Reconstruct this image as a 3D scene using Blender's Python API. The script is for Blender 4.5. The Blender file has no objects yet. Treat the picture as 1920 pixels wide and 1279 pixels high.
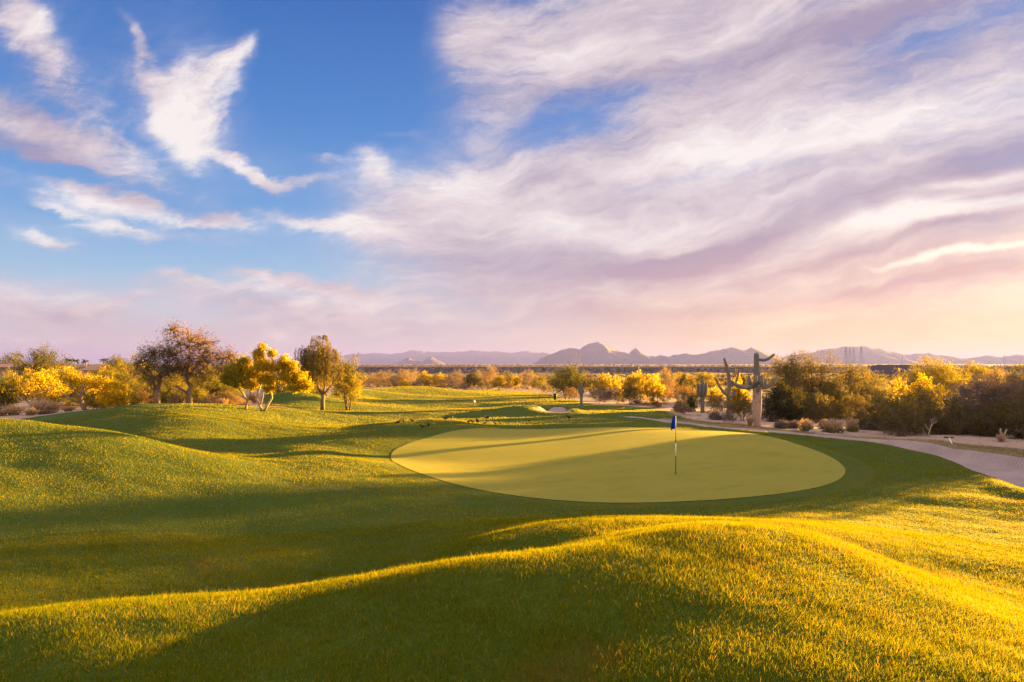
import bpy, math, random
import numpy as np
from mathutils import Vector

sc = bpy.context.scene
R = math.radians
# ------------------------------------------------------------------ camera
F = 1280.0           # focal length in photo pixels (24 mm on a 36 mm sensor)
HY = 682.0           # eye-level row in the photo
CZ = 4.0             # camera height above the putting green
cam = bpy.data.cameras.new("camera"); cam_o = bpy.data.objects.new("camera", cam)
sc.collection.objects.link(cam_o); sc.camera = cam_o
cam.sensor_width = 36; cam.lens = 24
cam.shift_y = (HY - 639.5) / 1920
cam.clip_start = 0.05; cam.clip_end = 60000
cam_o.location = (0, 0, CZ); cam_o.rotation_euler = (R(90), 0, 0)

# ------------------------------------------------------------------ exposure
EXPO = 3.8
sc.view_settings.view_transform = 'Standard'; sc.view_settings.look = 'None'
sc.view_settings.exposure = EXPO; sc.view_settings.gamma = 1.0
sc.view_settings.use_curve_mapping = False
sc.render.film_transparent = False
cy = sc.cycles
cy.use_denoising = True
cy.max_bounces = 6; cy.diffuse_bounces = 3; cy.glossy_bounces = 1; cy.transmission_bounces = 3
cy.volume_bounces = 0; cy.transparent_max_bounces = 4
cy.caustics_reflective = False; cy.caustics_refractive = False

# ------------------------------------------------------------------ sun
SUN_AZ, SUN_EL = 52.0, 3.9
sl = bpy.data.lights.new("sun", 'SUN'); sl.energy = 5.0; sl.angle = R(0.5); sl.color = (1.0, 0.56, 0.07)
so = bpy.data.objects.new("sun", sl); sc.collection.objects.link(so)
_d = Vector((math.sin(R(SUN_AZ)) * math.cos(R(SUN_EL)), math.cos(R(SUN_AZ)) * math.cos(R(SUN_EL)), math.sin(R(SUN_EL))))
so.rotation_euler = _d.to_track_quat('Z', 'Y').to_euler(); so.location = (60, 50, 30)

# ------------------------------------------------------------------ node helpers
def s2l(c):
    return tuple(((v / 255) / 12.92 if v / 255 <= 0.04045 else ((v / 255 + 0.055) / 1.055) ** 2.4) for v in c)
class NT:
    def __init__(s, nt): s.nt = nt; nt.nodes.clear()
    def n(s, t, **kw):
        nd = s.nt.nodes.new(t)
        for k, v in kw.items(): setattr(nd, k, v)
        return nd
    def put(s, sock, v):
        if hasattr(v, 'is_output'): s.nt.links.new(v, sock)
        elif v is not None: sock.default_value = v
    def m(s, op, a, b=None, c=None, clamp=False):
        nd = s.n('ShaderNodeMath', operation=op, use_clamp=clamp)
        for i, v in enumerate((a, b, c)): s.put(nd.inputs[i], v) if v is not None else None
        return nd.outputs[0]
    def vm(s, op, a, b=None):
        nd = s.n('ShaderNodeVectorMath', operation=op); s.put(nd.inputs[0], a)
        if b is not None: s.put(nd.inputs[1], b)
        return nd.outputs[0]
    def scale(s, a, f):
        nd = s.n('ShaderNodeVectorMath', operation='SCALE'); s.put(nd.inputs[0], a); s.put(nd.inputs['Scale'], f); return nd.outputs[0]
    def mixc(s, f, a, b, mode='MIX'):
        nd = s.n('ShaderNodeMix', data_type='RGBA', blend_type=mode); nd.clamp_factor = True
        s.put(nd.inputs[0], f)
        s.put(nd.inputs[6], (*a, 1) if isinstance(a, tuple) and len(a) == 3 else a)
        s.put(nd.inputs[7], (*b, 1) if isinstance(b, tuple) and len(b) == 3 else b)
        return nd.outputs[2]
    def noise(s, vec, scale, detail=4, rough=0.5, dist=0.0, out=0):
        nd = s.n('ShaderNodeTexNoise'); nd.noise_dimensions = '3D'
        if vec is not None: s.put(nd.inputs['Vector'], vec)
        nd.inputs['Scale'].default_value = scale; nd.inputs['Detail'].default_value = detail
        nd.inputs['Roughness'].default_value = rough; nd.inputs['Distortion'].default_value = dist
        return nd.outputs[out]
    def sstep(s, x, lo, hi, a=0.0, b=1.0):
        nd = s.n('ShaderNodeMapRange', interpolation_type='SMOOTHSTEP')
        s.put(nd.inputs[0], x)
        for i, v in enumerate((lo, hi, a, b)): s.put(nd.inputs[i + 1], v)
        return nd.outputs[0]
    def mapping(s, vec, loc=(0, 0, 0), rot=(0, 0, 0), sca=(1, 1, 1), kind='TEXTURE'):
        nd = s.n('ShaderNodeMapping', vector_type=kind); s.put(nd.inputs[0], vec)
        nd.inputs[1].default_value = loc; nd.inputs[2].default_value = rot; nd.inputs[3].default_value = sca
        return nd.outputs[0]
    def ramp(s, f, stops, mode='LINEAR'):
        nd = s.n('ShaderNodeValToRGB'); cr = nd.color_ramp; cr.interpolation = mode
        while len(cr.elements) < len(stops): cr.elements.new(0.5)
        for e, (p, c) in zip(cr.elements, stops):
            e.position = p; e.color = (*c, 1)
        s.put(nd.inputs[0], f); return nd.outputs[0]

# ------------------------------------------------------------------ world: NISHITA sky + cloud deck
w = bpy.data.worlds.new("World"); sc.world = w; w.use_nodes = True
STR = 0.1
OVERHEAD_FILL = 0.5                   # extra brightness given to the unseen deck, to lift light on shaded ground
KS = 1.0 / (STR * 2 ** EXPO)      # display-linear colour -> Background colour
def build_sky():
    t = NT(w.node_tree)
    out = t.n('ShaderNodeOutputWorld'); bg = t.n('ShaderNodeBackground'); bg.inputs[1].default_value = STR
    t.nt.links.new(bg.outputs[0], out.inputs[0])
    sky = t.n('ShaderNodeTexSky', sky_type='NISHITA'); sky.sun_disc = False
    sky.sun_elevation = R(SUN_EL); sky.sun_rotation = R(SUN_AZ); sky.altitude = 500; sky.dust_density = 1.5
    tc = t.n('ShaderNodeTexCoord').outputs['Generated']
    sx = t.n('ShaderNodeSeparateXYZ'); t.put(sx.inputs[0], t.vm('NORMALIZE', tc)); x, y, z = sx.outputs
    u = t.m('ARCTAN2', x, y); v = t.m('ARCSINE', z)
    cb = t.n('ShaderNodeCombineXYZ'); t.put(cb.inputs[0], u); t.put(cb.inputs[1], v); P = cb.outputs[0]
    # ragged edges: warp the direction with three scales of noise
    def vnoise(vec, scale, amp, detail=3):
        nz = t.noise(vec, scale, detail, 0.6, 0, 1)
        return t.scale(t.vm('SUBTRACT', nz, (0.5, 0.5, 0.5)), amp)
    P0 = t.vm('ADD', P, vnoise(P, 4.5, 0.07, 2))
    Pw = t.vm('ADD', P0, vnoise(t.mapping(P, rot=(0, 0, R(20)), sca=(1.8, .8, 1)), 22.0, 0.05, 8))
    def uv(px, py):
        uu = math.atan((px - 960) / F); return uu, math.atan((HY - py) / F * math.cos(uu))
    def blobs(vec, lst, k=1.55):
        acc = None
        for (px, py, rx, ry, rot, wt) in lst:
            a, b = uv(px, py); c = math.cos(a)
            mp = t.mapping(vec, (a, b, 0), (0, 0, R(rot)), (rx * k / F * c, ry * k / F * c, 1))
            g = t.n('ShaderNodeTexGradient', gradient_type='SPHERICAL'); t.put(g.inputs[0], mp)
            gg = t.sstep(g.outputs[1], 0, 1)
            acc = t.m('MULTIPLY', gg, wt) if acc is None else t.m('MULTIPLY_ADD', gg, wt, acc)
        return acc
    dens = blobs(Pw, [
        (1560, 330, 700, 360, 0, 1.1), (1230, 40, 420, 100, 8, .9), (1180, 540, 620, 120, 0, .75), (1000, 360, 300, 130, 10, .5),
        (890, 120, 110, 60, 0, .15), (880, 60, 90, 50, 0, .4),
        (200, 230, 330, 150, 25, .22), (330, 400, 300, 60, 0, .18), (650, 340, 260, 70, -12, .25),
        # the feather and its fan
        (450, 92, 62, 20, 50, .52), (412, 150, 95, 34, 56, .50), (368, 212, 100, 48, 60, .52), (330, 215, 90, 34, -38, .35), (345, 255, 70, 40, -60, .5), (362, 300, 22, 30, 0, .35), (390, 190, 150, 90, 58, .22),
        # other wisps at the upper left
        (75, 75, 130, 46, -56, .75), (20, 25, 70, 50, -50, .35), (278, 78, 60, 13, -62, .5), (288, 125, 40, 12, 78, .35),
        (35, 215, 110, 44, -32, .42), (120, 262, 150, 24, -14, .36), (90, 292, 210, 34, -10, .46), (225, 286, 40, 10, -20, .3), (150, 342, 170, 14, -8, -.45),
        # small low clouds at the left
        (190, 374, 100, 20, -4, .62), (255, 392, 60, 18, -30, .4), (92, 378, 45, 10, -12, .5), (212, 424, 75, 18, -12, .72), (72, 440, 62, 15, -14, .8), (365, 406, 65, 16, 4, .58), (440, 412, 60, 12, 0, .5), (350, 440, 90, 14, 0, .2), (150, 405, 60, 8, -10, -.3),
        (600, 420, 120, 14, -9, .6), (690, 438, 70, 16, -10, .45), (470, 326, 72, 14, -20, .9), (545, 340, 60, 10, -6, .5), (690, 308, 46, 36, -35, .6), (600, 315, 40, 8, 0, .4), (735, 252, 60, 10, 6, .45),
        (60, 560, 200, 50, -8, .7), (170, 580, 90, 18, 12, .4), (560, 580, 340, 50, -6, .7), (300, 640, 600, 40, 0, .5), (520, 520, 170, 13, -8, .5), (330, 520, 90, 9, -4, .35), (680, 545, 160, 20, -8, .4),
        (800, 420, 190, 70, -10, .45),
        (620, 120, 180, 170, 60, -.8), (1090, 215, 120, 42, 12, -.6), (300, 490, 260, 30, 0, -.3), (60, 370, 60, 30, 0, -.3),
        (1330, 335, 150, 20, 8, -.4), (1720, 75, 170, 36, 6, -.25), (1250, 150, 180, 30, 4, -.3), (560, 380, 130, 22, 0, -.2), (1480, 120, 300, 60, 6, .25)])
    # unseen sky: cloud deck filled in overhead and behind for more ambient light
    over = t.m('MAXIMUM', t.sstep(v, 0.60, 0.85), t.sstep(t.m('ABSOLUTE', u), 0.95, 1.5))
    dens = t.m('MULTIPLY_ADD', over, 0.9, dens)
    # cloud texture: streaks that follow the deck (rotated, stretched) plus finer wisps
    PS = t.vm('ADD', P, vnoise(P, 3.0, 0.13, 3))
    PF = t.vm('ADD', PS, vnoise(P, 26.0, 0.018, 5))
    n1 = t.noise(t.mapping(PF, rot=(0, 0, R(10)), sca=(3.4, 1, 1)), 14.0, 12, 0.64, 0.2)
    n2a = t.noise(t.mapping(Pw, rot=(0, 0, R(54)), sca=(3.2, 1, 1)), 22.0, 12, 0.66, 0.3)
    n2b = t.noise(t.mapping(Pw, rot=(0, 0, R(-6)), sca=(3.0, 1, 1)), 22.0, 12, 0.66, 0.3)
    hi = t.sstep(v, 0.22, 0.30)
    n2 = t.m('ADD', t.m('MULTIPLY', n2a, hi), t.m('MULTIPLY', n2b, t.m('SUBTRACT', 1.0, hi)))
    n3 = t.noise(t.mapping(PF, rot=(0, 0, R(9)), sca=(7, 1, 1)), 60.0, 10, 0.68, 0.2)
    side = t.sstep(u, -0.35, -0.02)
    nz = t.m('ADD', t.m('MULTIPLY', n1, side), t.m('MULTIPLY', n2, t.m('SUBTRACT', 1.0, side)))
    nz = t.m('ADD', t.m('MULTIPLY', nz, .64), t.m('MULTIPLY', n3, .36))
    d = t.m('MULTIPLY_ADD', t.m('SUBTRACT', nz, 0.5), t.sstep(dens, -0.05, 0.55, 0.5, 2.3), dens)
    alpha = t.m('ADD', t.m('MULTIPLY', t.sstep(d, -0.12, 0.75), 0.38), t.m('MULTIPLY', t.sstep(d, 0.18, 1.05), 0.62))
    # clear sky colour
    el = t.m('MULTIPLY', v, 1 / 0.56, clamp=True)
    C = lambda *c: tuple(k * KS for k in s2l(c))
    clear = t.ramp(el, [(0, s2l((228, 196, 200))), (.06, s2l((220, 200, 208))), (.13, s2l((196, 204, 220))), (.22, s2l((150, 190, 222))),
                        (.36, s2l((100, 158, 214))), (.6, s2l((62, 128, 200))), (.86, s2l((36, 102, 180))), (1, s2l((34, 96, 172)))])
    clear = t.scale(clear, KS)
    clear = t.mixc(0.98, t.vm('MULTIPLY', sky.outputs[0], (0.8, 0.95, 1.5)), clear)
    warm_h = t.sstep(v, 0.0, 0.3, 1, 0)
    warm_a = t.sstep(u, -0.25, 0.72)
    warm = t.m('MULTIPLY', warm_h, warm_a)
    low = t.m('MULTIPLY', t.sstep(v, 0.0, 0.115, 1, 0), t.sstep(u, -0.15, 0.5))
    clear = t.mixc(low, clear, C(255, 210, 128))
    # cloud brightness field
    br = blobs(PF, [
        (1400, 275, 340, 50, 10, .5), (1760, 220, 300, 50, 9, .6), (1130, 425, 220, 30, 0, .5), (1720, 415, 190, 22, 3, .9),
        (1870, 478, 120, 9, 3, .8), (1750, 488, 90, 7, 0, .7), (1010, 130, 220, 40, 8, .25), (1370, 60, 200, 24, 14, .35), (950, 300, 200, 60, 12, .3), (820, 380, 200, 60, 0, .3),
        (1820, 345, 110, 10, 8, .5), (1260, 455, 120, 10, 12, .35), (1550, 345, 180, 12, 12, .3),
        (390, 180, 190, 90, 56, .65), (360, 270, 70, 60, 0, .3), (80, 70, 160, 60, -55, .2), (190, 380, 160, 40, 0, .55), (215, 425, 110, 40, 0, .55), (390, 415, 130, 30, 0, .45), (70, 440, 80, 30, 0, .7),
        (600, 425, 150, 30, -8, .55), (690, 315, 60, 50, 0, .5), (475, 328, 90, 30, 0, .6), (640, 555, 250, 24, -8, .35), (70, 550, 160, 20, -8, .3),
        (1640, 372, 450, 28, 13, -.5), (1240, 485, 300, 28, 9, -.4), (1700, 18, 300, 32, 10, -.75), (1020, 265, 150, 40, 8, -.25), (1000, 345, 80, 16, 12, -.4),
        (110, 308, 240, 32, -10, -.8), (70, 180, 140, 50, -20, -.35), (1500, 560, 600, 22, 3, -.25), (960, 500, 170, 50, 0, -.3), (1830, 520, 240, 14, 4, -.45), (1880, 370, 90, 9, 8, -.4),
        (1150, 175, 420, 40, 6, -.3), (1650, 130, 250, 45, 8, -.25), (1700, 452, 300, 11, 9, -.45), (300, 610, 260, 22, 0, -.2)])
    bf = t.m('ADD', t.m('MULTIPLY_ADD', t.m('SUBTRACT', nz, 0.5), 2.15, 0.45), t.m('MULTIPLY', br, 0.78), clamp=True)
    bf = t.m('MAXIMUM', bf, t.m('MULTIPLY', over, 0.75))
    cool = t.ramp(bf, [(0, s2l((170, 156, 182))), (.35, s2l((198, 185, 199))), (.65, s2l((226, 212, 218))), (1, s2l((250, 242, 240)))])
    hot = t.ramp(bf, [(0, s2l((200, 164, 172))), (.35, s2l((220, 190, 188))), (.65, s2l((246, 220, 206))), (1, s2l((255, 247, 232)))])
    gold = t.ramp(bf, [(0, s2l((232, 172, 136))), (.4, s2l((250, 198, 136))), (1, s2l((255, 226, 158)))])
    cc = t.mixc(t.sstep(t.m('ADD', warm, t.sstep(v, 0.02, 0.2, .45, 0)), 0.05, 0.85), cool, hot)
    cc = t.mixc(low, cc, gold)
    cc = t.scale(cc, t.m('MULTIPLY_ADD', over, KS * OVERHEAD_FILL, KS))
    col = t.mixc(alpha, clear, cc)
    # soft glow of the hidden sun just outside the frame, at the horizon
    gx = t.m('DIVIDE', t.m('SUBTRACT', u, R(SUN_AZ)), 0.46); gy = t.m('DIVIDE', t.m('SUBTRACT', v, R(SUN_EL)), 0.10)
    g = t.m('POWER', 2.718, t.m('MULTIPLY', t.m('MULTIPLY_ADD', gx, gx, t.m('MULTIPLY', gy, gy)), -1.0))
    col = t.mixc(1.0, col, t.scale(t.ramp(g, [(0, (0, 0, 0)), (1, (1.0, .62, .22))]), KS * 0.42), 'ADD')
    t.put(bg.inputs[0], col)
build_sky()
w.cycles.sampling_method = 'MANUAL'; w.cycles.sample_map_resolution = 512

# ------------------------------------------------------------------ mesh helpers
def np_mesh(name, V, Fc, smooth=False):
    V = np.asarray(V, dtype=np.float32); Fc = np.asarray(Fc, dtype=np.int32)
    me = bpy.data.meshes.new(name); k = Fc.shape[1]
    me.vertices.add(len(V)); me.vertices.foreach_set('co', V.ravel())
    me.loops.add(Fc.size); me.loops.foreach_set('vertex_index', Fc.ravel())
    me.polygons.add(len(Fc)); me.polygons.foreach_set('loop_start', np.arange(0, Fc.size, k, dtype=np.int32))
    me.update(calc_edges=True)
    if smooth: me.polygons.foreach_set('use_smooth', np.ones(len(Fc), dtype=bool))
    return me
def add(name, me, mat=None, parent=None, loc=None):
    o = bpy.data.objects.new(name, me); sc.collection.objects.link(o)
    if mat is not None and me is not None and not me.materials: me.materials.append(mat)
    if parent is not None: o.parent = parent
    if loc is not None: o.location = loc
    return o
def tag(o, label=None, cat=None, group=None, kind=None):
    if label: o['label'] = label
    if cat: o['category'] = cat
    if group: o['group'] = group
    if kind: o['kind'] = kind
    return o
def root(name, loc, label, cat, group=None, rz=0.0):
    o = bpy.data.objects.new(name, None); sc.collection.objects.link(o)
    o.empty_display_size = 0.2; o.location = loc; o.rotation_euler = (0, 0, rz)
    return tag(o, label, cat, group)
class MB:
    """collects quads and triangles"""
    def __init__(s): s.v = []; s.f = []
    def add(s, vs, fs):
        b = len(s.v); s.v += [tuple(p) for p in vs]; s.f += [tuple(i + b for i in f) for f in fs]
    def box(s, c, d, rz=0.0):
        x, y, z = c; a, b, e = d[0] / 2, d[1] / 2, d[2] / 2; cs, sn = math.cos(rz), math.sin(rz)
        vs = [(x + i * a * cs - j * b * sn, y + i * a * sn + j * b * cs, z + k * e) for k in (-1, 1) for i, j in ((-1, -1), (1, -1), (1, 1), (-1, 1))]
        s.add(vs, [(3, 2, 1, 0), (4, 5, 6, 7), (0, 1, 5, 4), (1, 2, 6, 5), (2, 3, 7, 6), (3, 0, 4, 7)])
    def tube(s, pts, rad, n=6, cap=True):
        pts = [Vector(p) for p in pts]; N = len(pts)
        if not hasattr(rad, '__len__'): rad = [rad] * N
        t0 = (pts[1] - pts[0]).normalized(); ref = Vector((0, 1, 0)) if abs(t0.y) < .9 else Vector((1, 0, 0))
        vs = []
        for i, p in enumerate(pts):
            tg = (pts[min(i + 1, N - 1)] - pts[max(i - 1, 0)]).normalized()
            a = (ref - tg * ref.dot(tg)).normalized(); ref = a; b = tg.cross(a)
            for k in range(n):
                th = 2 * math.pi * k / n
                vs.append(p + (a * math.cos(th) + b * math.sin(th)) * rad[i])
        fs = [(i * n + k, i * n + (k + 1) % n, (i + 1) * n + (k + 1) % n, (i + 1) * n + k) for i in range(N - 1) for k in range(n)]
        if cap: fs += [tuple(range(n - 1, -1, -1)), tuple((N - 1) * n + k for k in range(n))]
        s.add(vs, fs)
    def ell(s, c, r, nu=10, nv=7):
        vs = [(c[0], c[1], c[2] - r[2])]
        for j in range(1, nv):
            ph = -math.pi / 2 + math.pi * j / nv
            for i in range(nu):
                th = 2 * math.pi * i / nu
                vs.append((c[0] + r[0] * math.cos(ph) * math.cos(th), c[1] + r[1] * math.cos(ph) * math.sin(th), c[2] + r[2] * math.sin(ph)))
        vs.append((c[0], c[1], c[2] + r[2])); L = len(vs) - 1
        fs = [(0, 1 + (i + 1) % nu, 1 + i) for i in range(nu)]
        for j in range(nv - 2):
            for i in range(nu):
                a = 1 + j * nu + i; b = 1 + j * nu + (i + 1) % nu
                fs.append((a, b, b + nu, a + nu))
        fs += [(L, L - nu + i, L - nu + (i + 1) % nu) for i in range(nu)]
        s.add(vs, fs)
    def mesh(s, name, smooth=False):
        me = bpy.data.meshes.new(name); me.from_pydata(s.v, [], s.f); me.update()
        if smooth: me.polygons.foreach_set('use_smooth', np.ones(len(me.polygons), dtype=bool))
        return me
    def build(s, name, mat, parent=None, smooth=False): return add(name, s.mesh(name, smooth), mat, parent)

def pv(px, py, Y): return ((px - 960) / F * Y, Y, CZ - (py - HY) / F * Y)
# ------------------------------------------------------------------ terrain height
rng = np.random.default_rng(7)
CTRL_PX = [  # (photo column, photo row, depth in metres): points read off the photo and put at their own depth
 # near mound: foot, flank, crest
 (0,1279,5.2),(500,1279,4.9),(960,1279,4.82),(1400,1279,4.72),(1920,1279,4.9),(960,1160,5.82),(500,1190,5.82),(1400,1130,5.95),(1650,1150,6.15),
 (0,1167,6.2),(267,1148,6.4),(533,1120,6.8),(773,1080,7.1),(940,1050,7.4),(1123,1022,7.8),(1280,988,8.3),(1400,990,8.4),(1500,1003,8.4),
 (0,1156,7.5),
 # valley behind it
 (0,1132,9.2),(267,1140,9.6),(533,1112,10.3),(773,1072,11.2),
 # spur
 (870,1055,9.9),(960,1040,9.9),(1050,1022,10.0),(1130,1005,10.2),(820,1050,11),(860,1037,10.8),(900,1019,10.7),(980,1000,10.9),(1090,980,11.3),(1160,977,11.4),(1240,982,11),
 (980,975,15),(1090,970,15.5),(1240,970,16),
 # left slope and its crest
 (700,1000,15),(700,950,17.5),(450,1050,12.5),(450,1000,15),(200,1050,12),(0,1050,11.6),(0,950,15),(0,880,18),(0,830,20),(0,786,22.5),
 (200,1000,13.8),(200,920,17),(200,850,20),(200,808,22.5),(400,950,16.5),(400,900,19),(400,855,22),(550,920,18.5),(550,880,22),(650,860,25),(600,850,26),
 # mid left mound
 (250,757,44),(150,772,42),(80,786,40),(350,757,45),(450,766,45),(520,780,44),(300,790,34),(300,820,30),(450,820,32),(550,840,28),(600,800,40),
 (50,775,46),
 # green
 (1150,943,19.8),(900,900,23.2),(1150,870,27),(1500,890,24.5),(1585,880,25.8),(733,857,28.5),(1150,805,38.5),(900,812,36),(1400,820,35.5),
 # shoulder behind the green
 (840,789,39),(760,793,38),(690,803,36),(920,800,40),(800,822,32.5),(720,835,30),
 # fairway
 (700,790,48),(600,780,48),(605,770,51),(800,770,58),(960,770,60),(900,750,80),(800,740,100),(950,735,120),(700,745,90),(1041,752,82),(1100,760,68),(1200,770,62),(1200,785,52),(1280,782,54),
 # far mounds
 (560,735,62),(510,746,60),(540,768,54),(640,760,60),(620,750,66),(680,731,92),(640,735,85),(740,737,98),(750,726,112),(800,725,118),(830,731,120),
 (970,760,58),(940,771,56),(1000,770,60),
 # waste bunker and the desert to the right
 (1920,890,27),(1800,850,32),(1650,830,36),(1500,815,40),(1400,805,43),(1420,800,45),(1560,808,42),(1742,818,38),(1880,826,36),(1920,861,30),
 # right foreground
 (1920,920,20),(1700,900,22),(1850,893,24),(1700,930,19),(1920,960,17),(1920,1000,14.5),(1700,1000,13.5),(1920,1070,10.5),(1700,1070,9.6),(1920,1150,7.5),
 (1600,1000,11),(1600,1030,9),(1500,960,16.5),(1400,960,16.3),(1300,975,13.5)]
CTRL_W = [(-4,1,1.2),(0,1,1.25),(4,1,1.25),(-4,-5,.9),(0,-5,1.0),(4,-5,1.1),(-14,0,1.0),(14,0,1.2),(-16,-8,.8),(16,-8,1.0),(0,-14,.8),
 (12,6,1.2),(16,10,.9),(22,15,.5),(-10,6,1.3),(-14,10,1.2),(-20,15,1.5),(-26,22,1.9),(-30,14,1.4),
 (-17.5,25.5,1.5),(-17,28.5,.55),(-12.5,26.5,.55),(-9.5,25,.55),(-6.5,25.5,.45),(-25,29,1.0),(-28,36,.6),(-20,33,.6),
 (-25,54,.4),(-18,54,.5),(-33,46,.66),(-45,46,.8),(-45,70,-.2),(-30,75,-.2),(-60,60,.3),(-60,100,-.5),(-30,110,-.6),(-60,150,-1.4),(0,150,-1.4),(60,150,-1.6),(30,110,-1.0),(60,100,-1.0),
 (23,55,-.6),(35,55,-.6),(50,50,-.5),(40,35,-.3),(30,25,0),(50,70,-.7),(28,75,-.6),(60,30,-.2),(40,15,.3),(60,0,.5),(-60,0,.8),(-60,30,1.0),(28,85,-.8)]
P = np.array([pv(*c) for c in CTRL_PX] + CTRL_W)
def tps_fit(P, lam):
    n = len(P); XY = P[:, :2]
    d2 = ((XY[:, None] - XY[None]) ** 2).sum(-1)
    K = np.where(d2 > 0, 0.5 * d2 * np.log(np.maximum(d2, 1e-12)), 0)
    Q = np.c_[np.ones(n), XY]
    # the farther a control point lies, the looser it may be met
    A = np.block([[K + np.diag(lam * (1 + np.hypot(XY[:, 0], XY[:, 1]) * .1)), Q], [Q.T, np.zeros((3, 3))]])
    return np.linalg.solve(A, np.r_[P[:, 2], 0, 0, 0])
_sol = tps_fit(P, 0.04)
def tps(x, y):
    out = np.empty(x.shape); fl = out.ravel(); X = x.ravel(); Y = y.ravel(); n = len(P)
    for i in range(0, len(X), 20000):
        d2 = (X[i:i + 20000, None] - P[None, :, 0]) ** 2 + (Y[i:i + 20000, None] - P[None, :, 1]) ** 2
        fl[i:i + 20000] = (0.5 * d2 * np.log(np.maximum(d2, 1e-12))) @ _sol[:n] + _sol[n] + _sol[n + 1] * X[i:i + 20000] + _sol[n + 2] * Y[i:i + 20000]
    return out
BY = [-100, 0, 60, 100, 150, 220, 350, 640, 700, 800, 1500, 20000]
BZ = [.6, .3, -.3, -.7, -1.4, -3.0, -4.5, -5.2, -5.2, -2.0, -2.0, -2.0]
def smooth(e0, e1, x):
    t = np.clip((x - e0) / (e1 - e0), 0, 1); return t * t * (3 - 2 * t)
_wr = np.random.default_rng(3)
WAVES = [(a, 2 * math.pi / L, _wr.uniform(0, 6.28), _wr.uniform(0, 3.14), lo, hi) for a, L, lo, hi in
         [(.006, 1.1, 0, 60), (.007, 1.6, 0, 60), (.008, 2.3, 0, 60), (.012, 3.4, 0, 90), (.014, 5.1, 0, 200), (.03, 8.3, 30, 200), (.035, 11, 30, 200), (.05, 17, 40, 260), (.06, 23, 50, 400), (.3, 70, 170, 2000), (.5, 160, 300, 3000)]]
def H0(x, y, waves=True):
    b = np.interp(y, BY, BZ) + np.zeros_like(x)
    r = np.maximum(np.abs(x) / 62, np.abs(y - 60) / 92)
    k = smooth(.78, 1.1, r)
    z = np.where(k < 1, tps(x, y) * (1 - k) + b * k, b)
    rr = np.hypot(x, y)
    for a, kk, ph, th, lo, hi in (WAVES if waves else ()):
        m = smooth(lo * .6, lo * 1.3 + .01, rr) * (1 - smooth(hi * .7, hi * 1.3, rr))
        z = z + a * m * np.sin((x * math.cos(th) + y * math.sin(th)) * kk + ph + 1.3 * np.sin(y * kk * .37 + ph * 2))
    return z
def uvec(mn, mx, h0, far, g):
    a = list(np.arange(mn, mx + 1e-6, h0)); h = h0; b = a[-1]; up = []
    while b < far: h *= g; b += h; up.append(b)
    return a, up
a, up = uvec(-22, 22, .2, 9000, 1.045)
XS = np.array([-v for v in up][::-1] + a + up)
a, up = uvec(-2, 46, .2, 16000, 1.03)
dn = uvec(0, 2, .3, 200, 1.12)[1]
YS = np.array([-v for v in dn][::-1] + a + up)
GX, GY = np.meshgrid(XS, YS)
GZ = H0(GX, GY)
def bil(Z, x, y):
    x = np.asarray(x, float); y = np.asarray(y, float)
    i = np.clip(np.searchsorted(XS, x) - 1, 0, len(XS) - 2); j = np.clip(np.searchsorted(YS, y) - 1, 0, len(YS) - 2)
    fx = (x - XS[i]) / (XS[i + 1] - XS[i]); fy = (y - YS[j]) / (YS[j + 1] - YS[j])
    return (Z[j, i] * (1 - fx) + Z[j, i + 1] * fx) * (1 - fy) + (Z[j + 1, i] * (1 - fx) + Z[j + 1, i + 1] * fx) * fy
def hit(px, py, Z=None, ymin=3.0):
    """where the line of sight through a photo pixel first meets the ground"""
    Z = GZ if Z is None else Z
    Y = ymin * 1.004 ** np.arange(1600); X = (px - 960) / F * Y; zr = CZ - (py - HY) / F * Y
    below = np.nonzero(bil(Z, X, Y) >= zr)[0]
    k = below[0] if len(below) else len(Y) - 1
    return X[k], Y[k]
def sd_poly(poly, x, y):
    """signed distance to a polygon, positive inside"""
    poly = np.asarray(poly); x = np.asarray(x, float); y = np.asarray(y, float)
    dist = np.full(x.shape, 1e9); ins = np.zeros(x.shape, bool); n = len(poly)
    for i in range(n):
        (x0, y0), (x1, y1) = poly[i], poly[(i + 1) % n]
        ex, ey = x1 - x0, y1 - y0; L = ex * ex + ey * ey + 1e-12
        t = np.clip(((x - x0) * ex + (y - y0) * ey) / L, 0, 1)
        dist = np.minimum(dist, np.hypot(x - x0 - t * ex, y - y0 - t * ey))
        c = ((y0 > y) != (y1 > y)) & (x < (x1 - x0) * (y - y0) / (y1 - y0 + 1e-15) + x0)
        ins ^= c
    return np.where(ins, dist, -dist)
def spline(pts, n=6):
    pts = np.asarray(pts, float); N = len(pts); out = []
    for i in range(N):
        p0, p1, p2, p3 = pts[i - 1], pts[i], pts[(i + 1) % N], pts[(i + 2) % N]
        for k in range(n):
            t = k / n
            out.append(.5 * (2 * p1 + (p2 - p0) * t + (2 * p0 - 5 * p1 + 4 * p2 - p3) * t * t + (3 * p1 - p0 - 3 * p2 + p3) * t ** 3))
    return np.array(out)
GREEN_PX = [(733,857),(757,837),(800,821),(860,810),(950,804),(1100,802),(1250,805),(1400,815),(1500,835),(1560,858),(1585,880),(1565,903),(1490,924),(1350,938),(1150,943),(1000,935),(880,915),(795,891),(750,874)]
SAND_PX = [(1168,781.5),(1200,786),(1260,795.5),(1340,803.5),(1420,811),(1500,818),(1570,825),(1640,832),(1720,848),(1800,873),(1850,893),(1920,918),(2050,945),(2130,925),(2060,880),
           (1920,861),(1845,850),(1790,843),(1746,832.5),(1690,827),(1648,825.5),(1590,821),(1530,815.5),(1470,810),(1420,805.5),(1349,801),(1300,794),(1250,788.5),(1205,783.5)]
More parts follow.
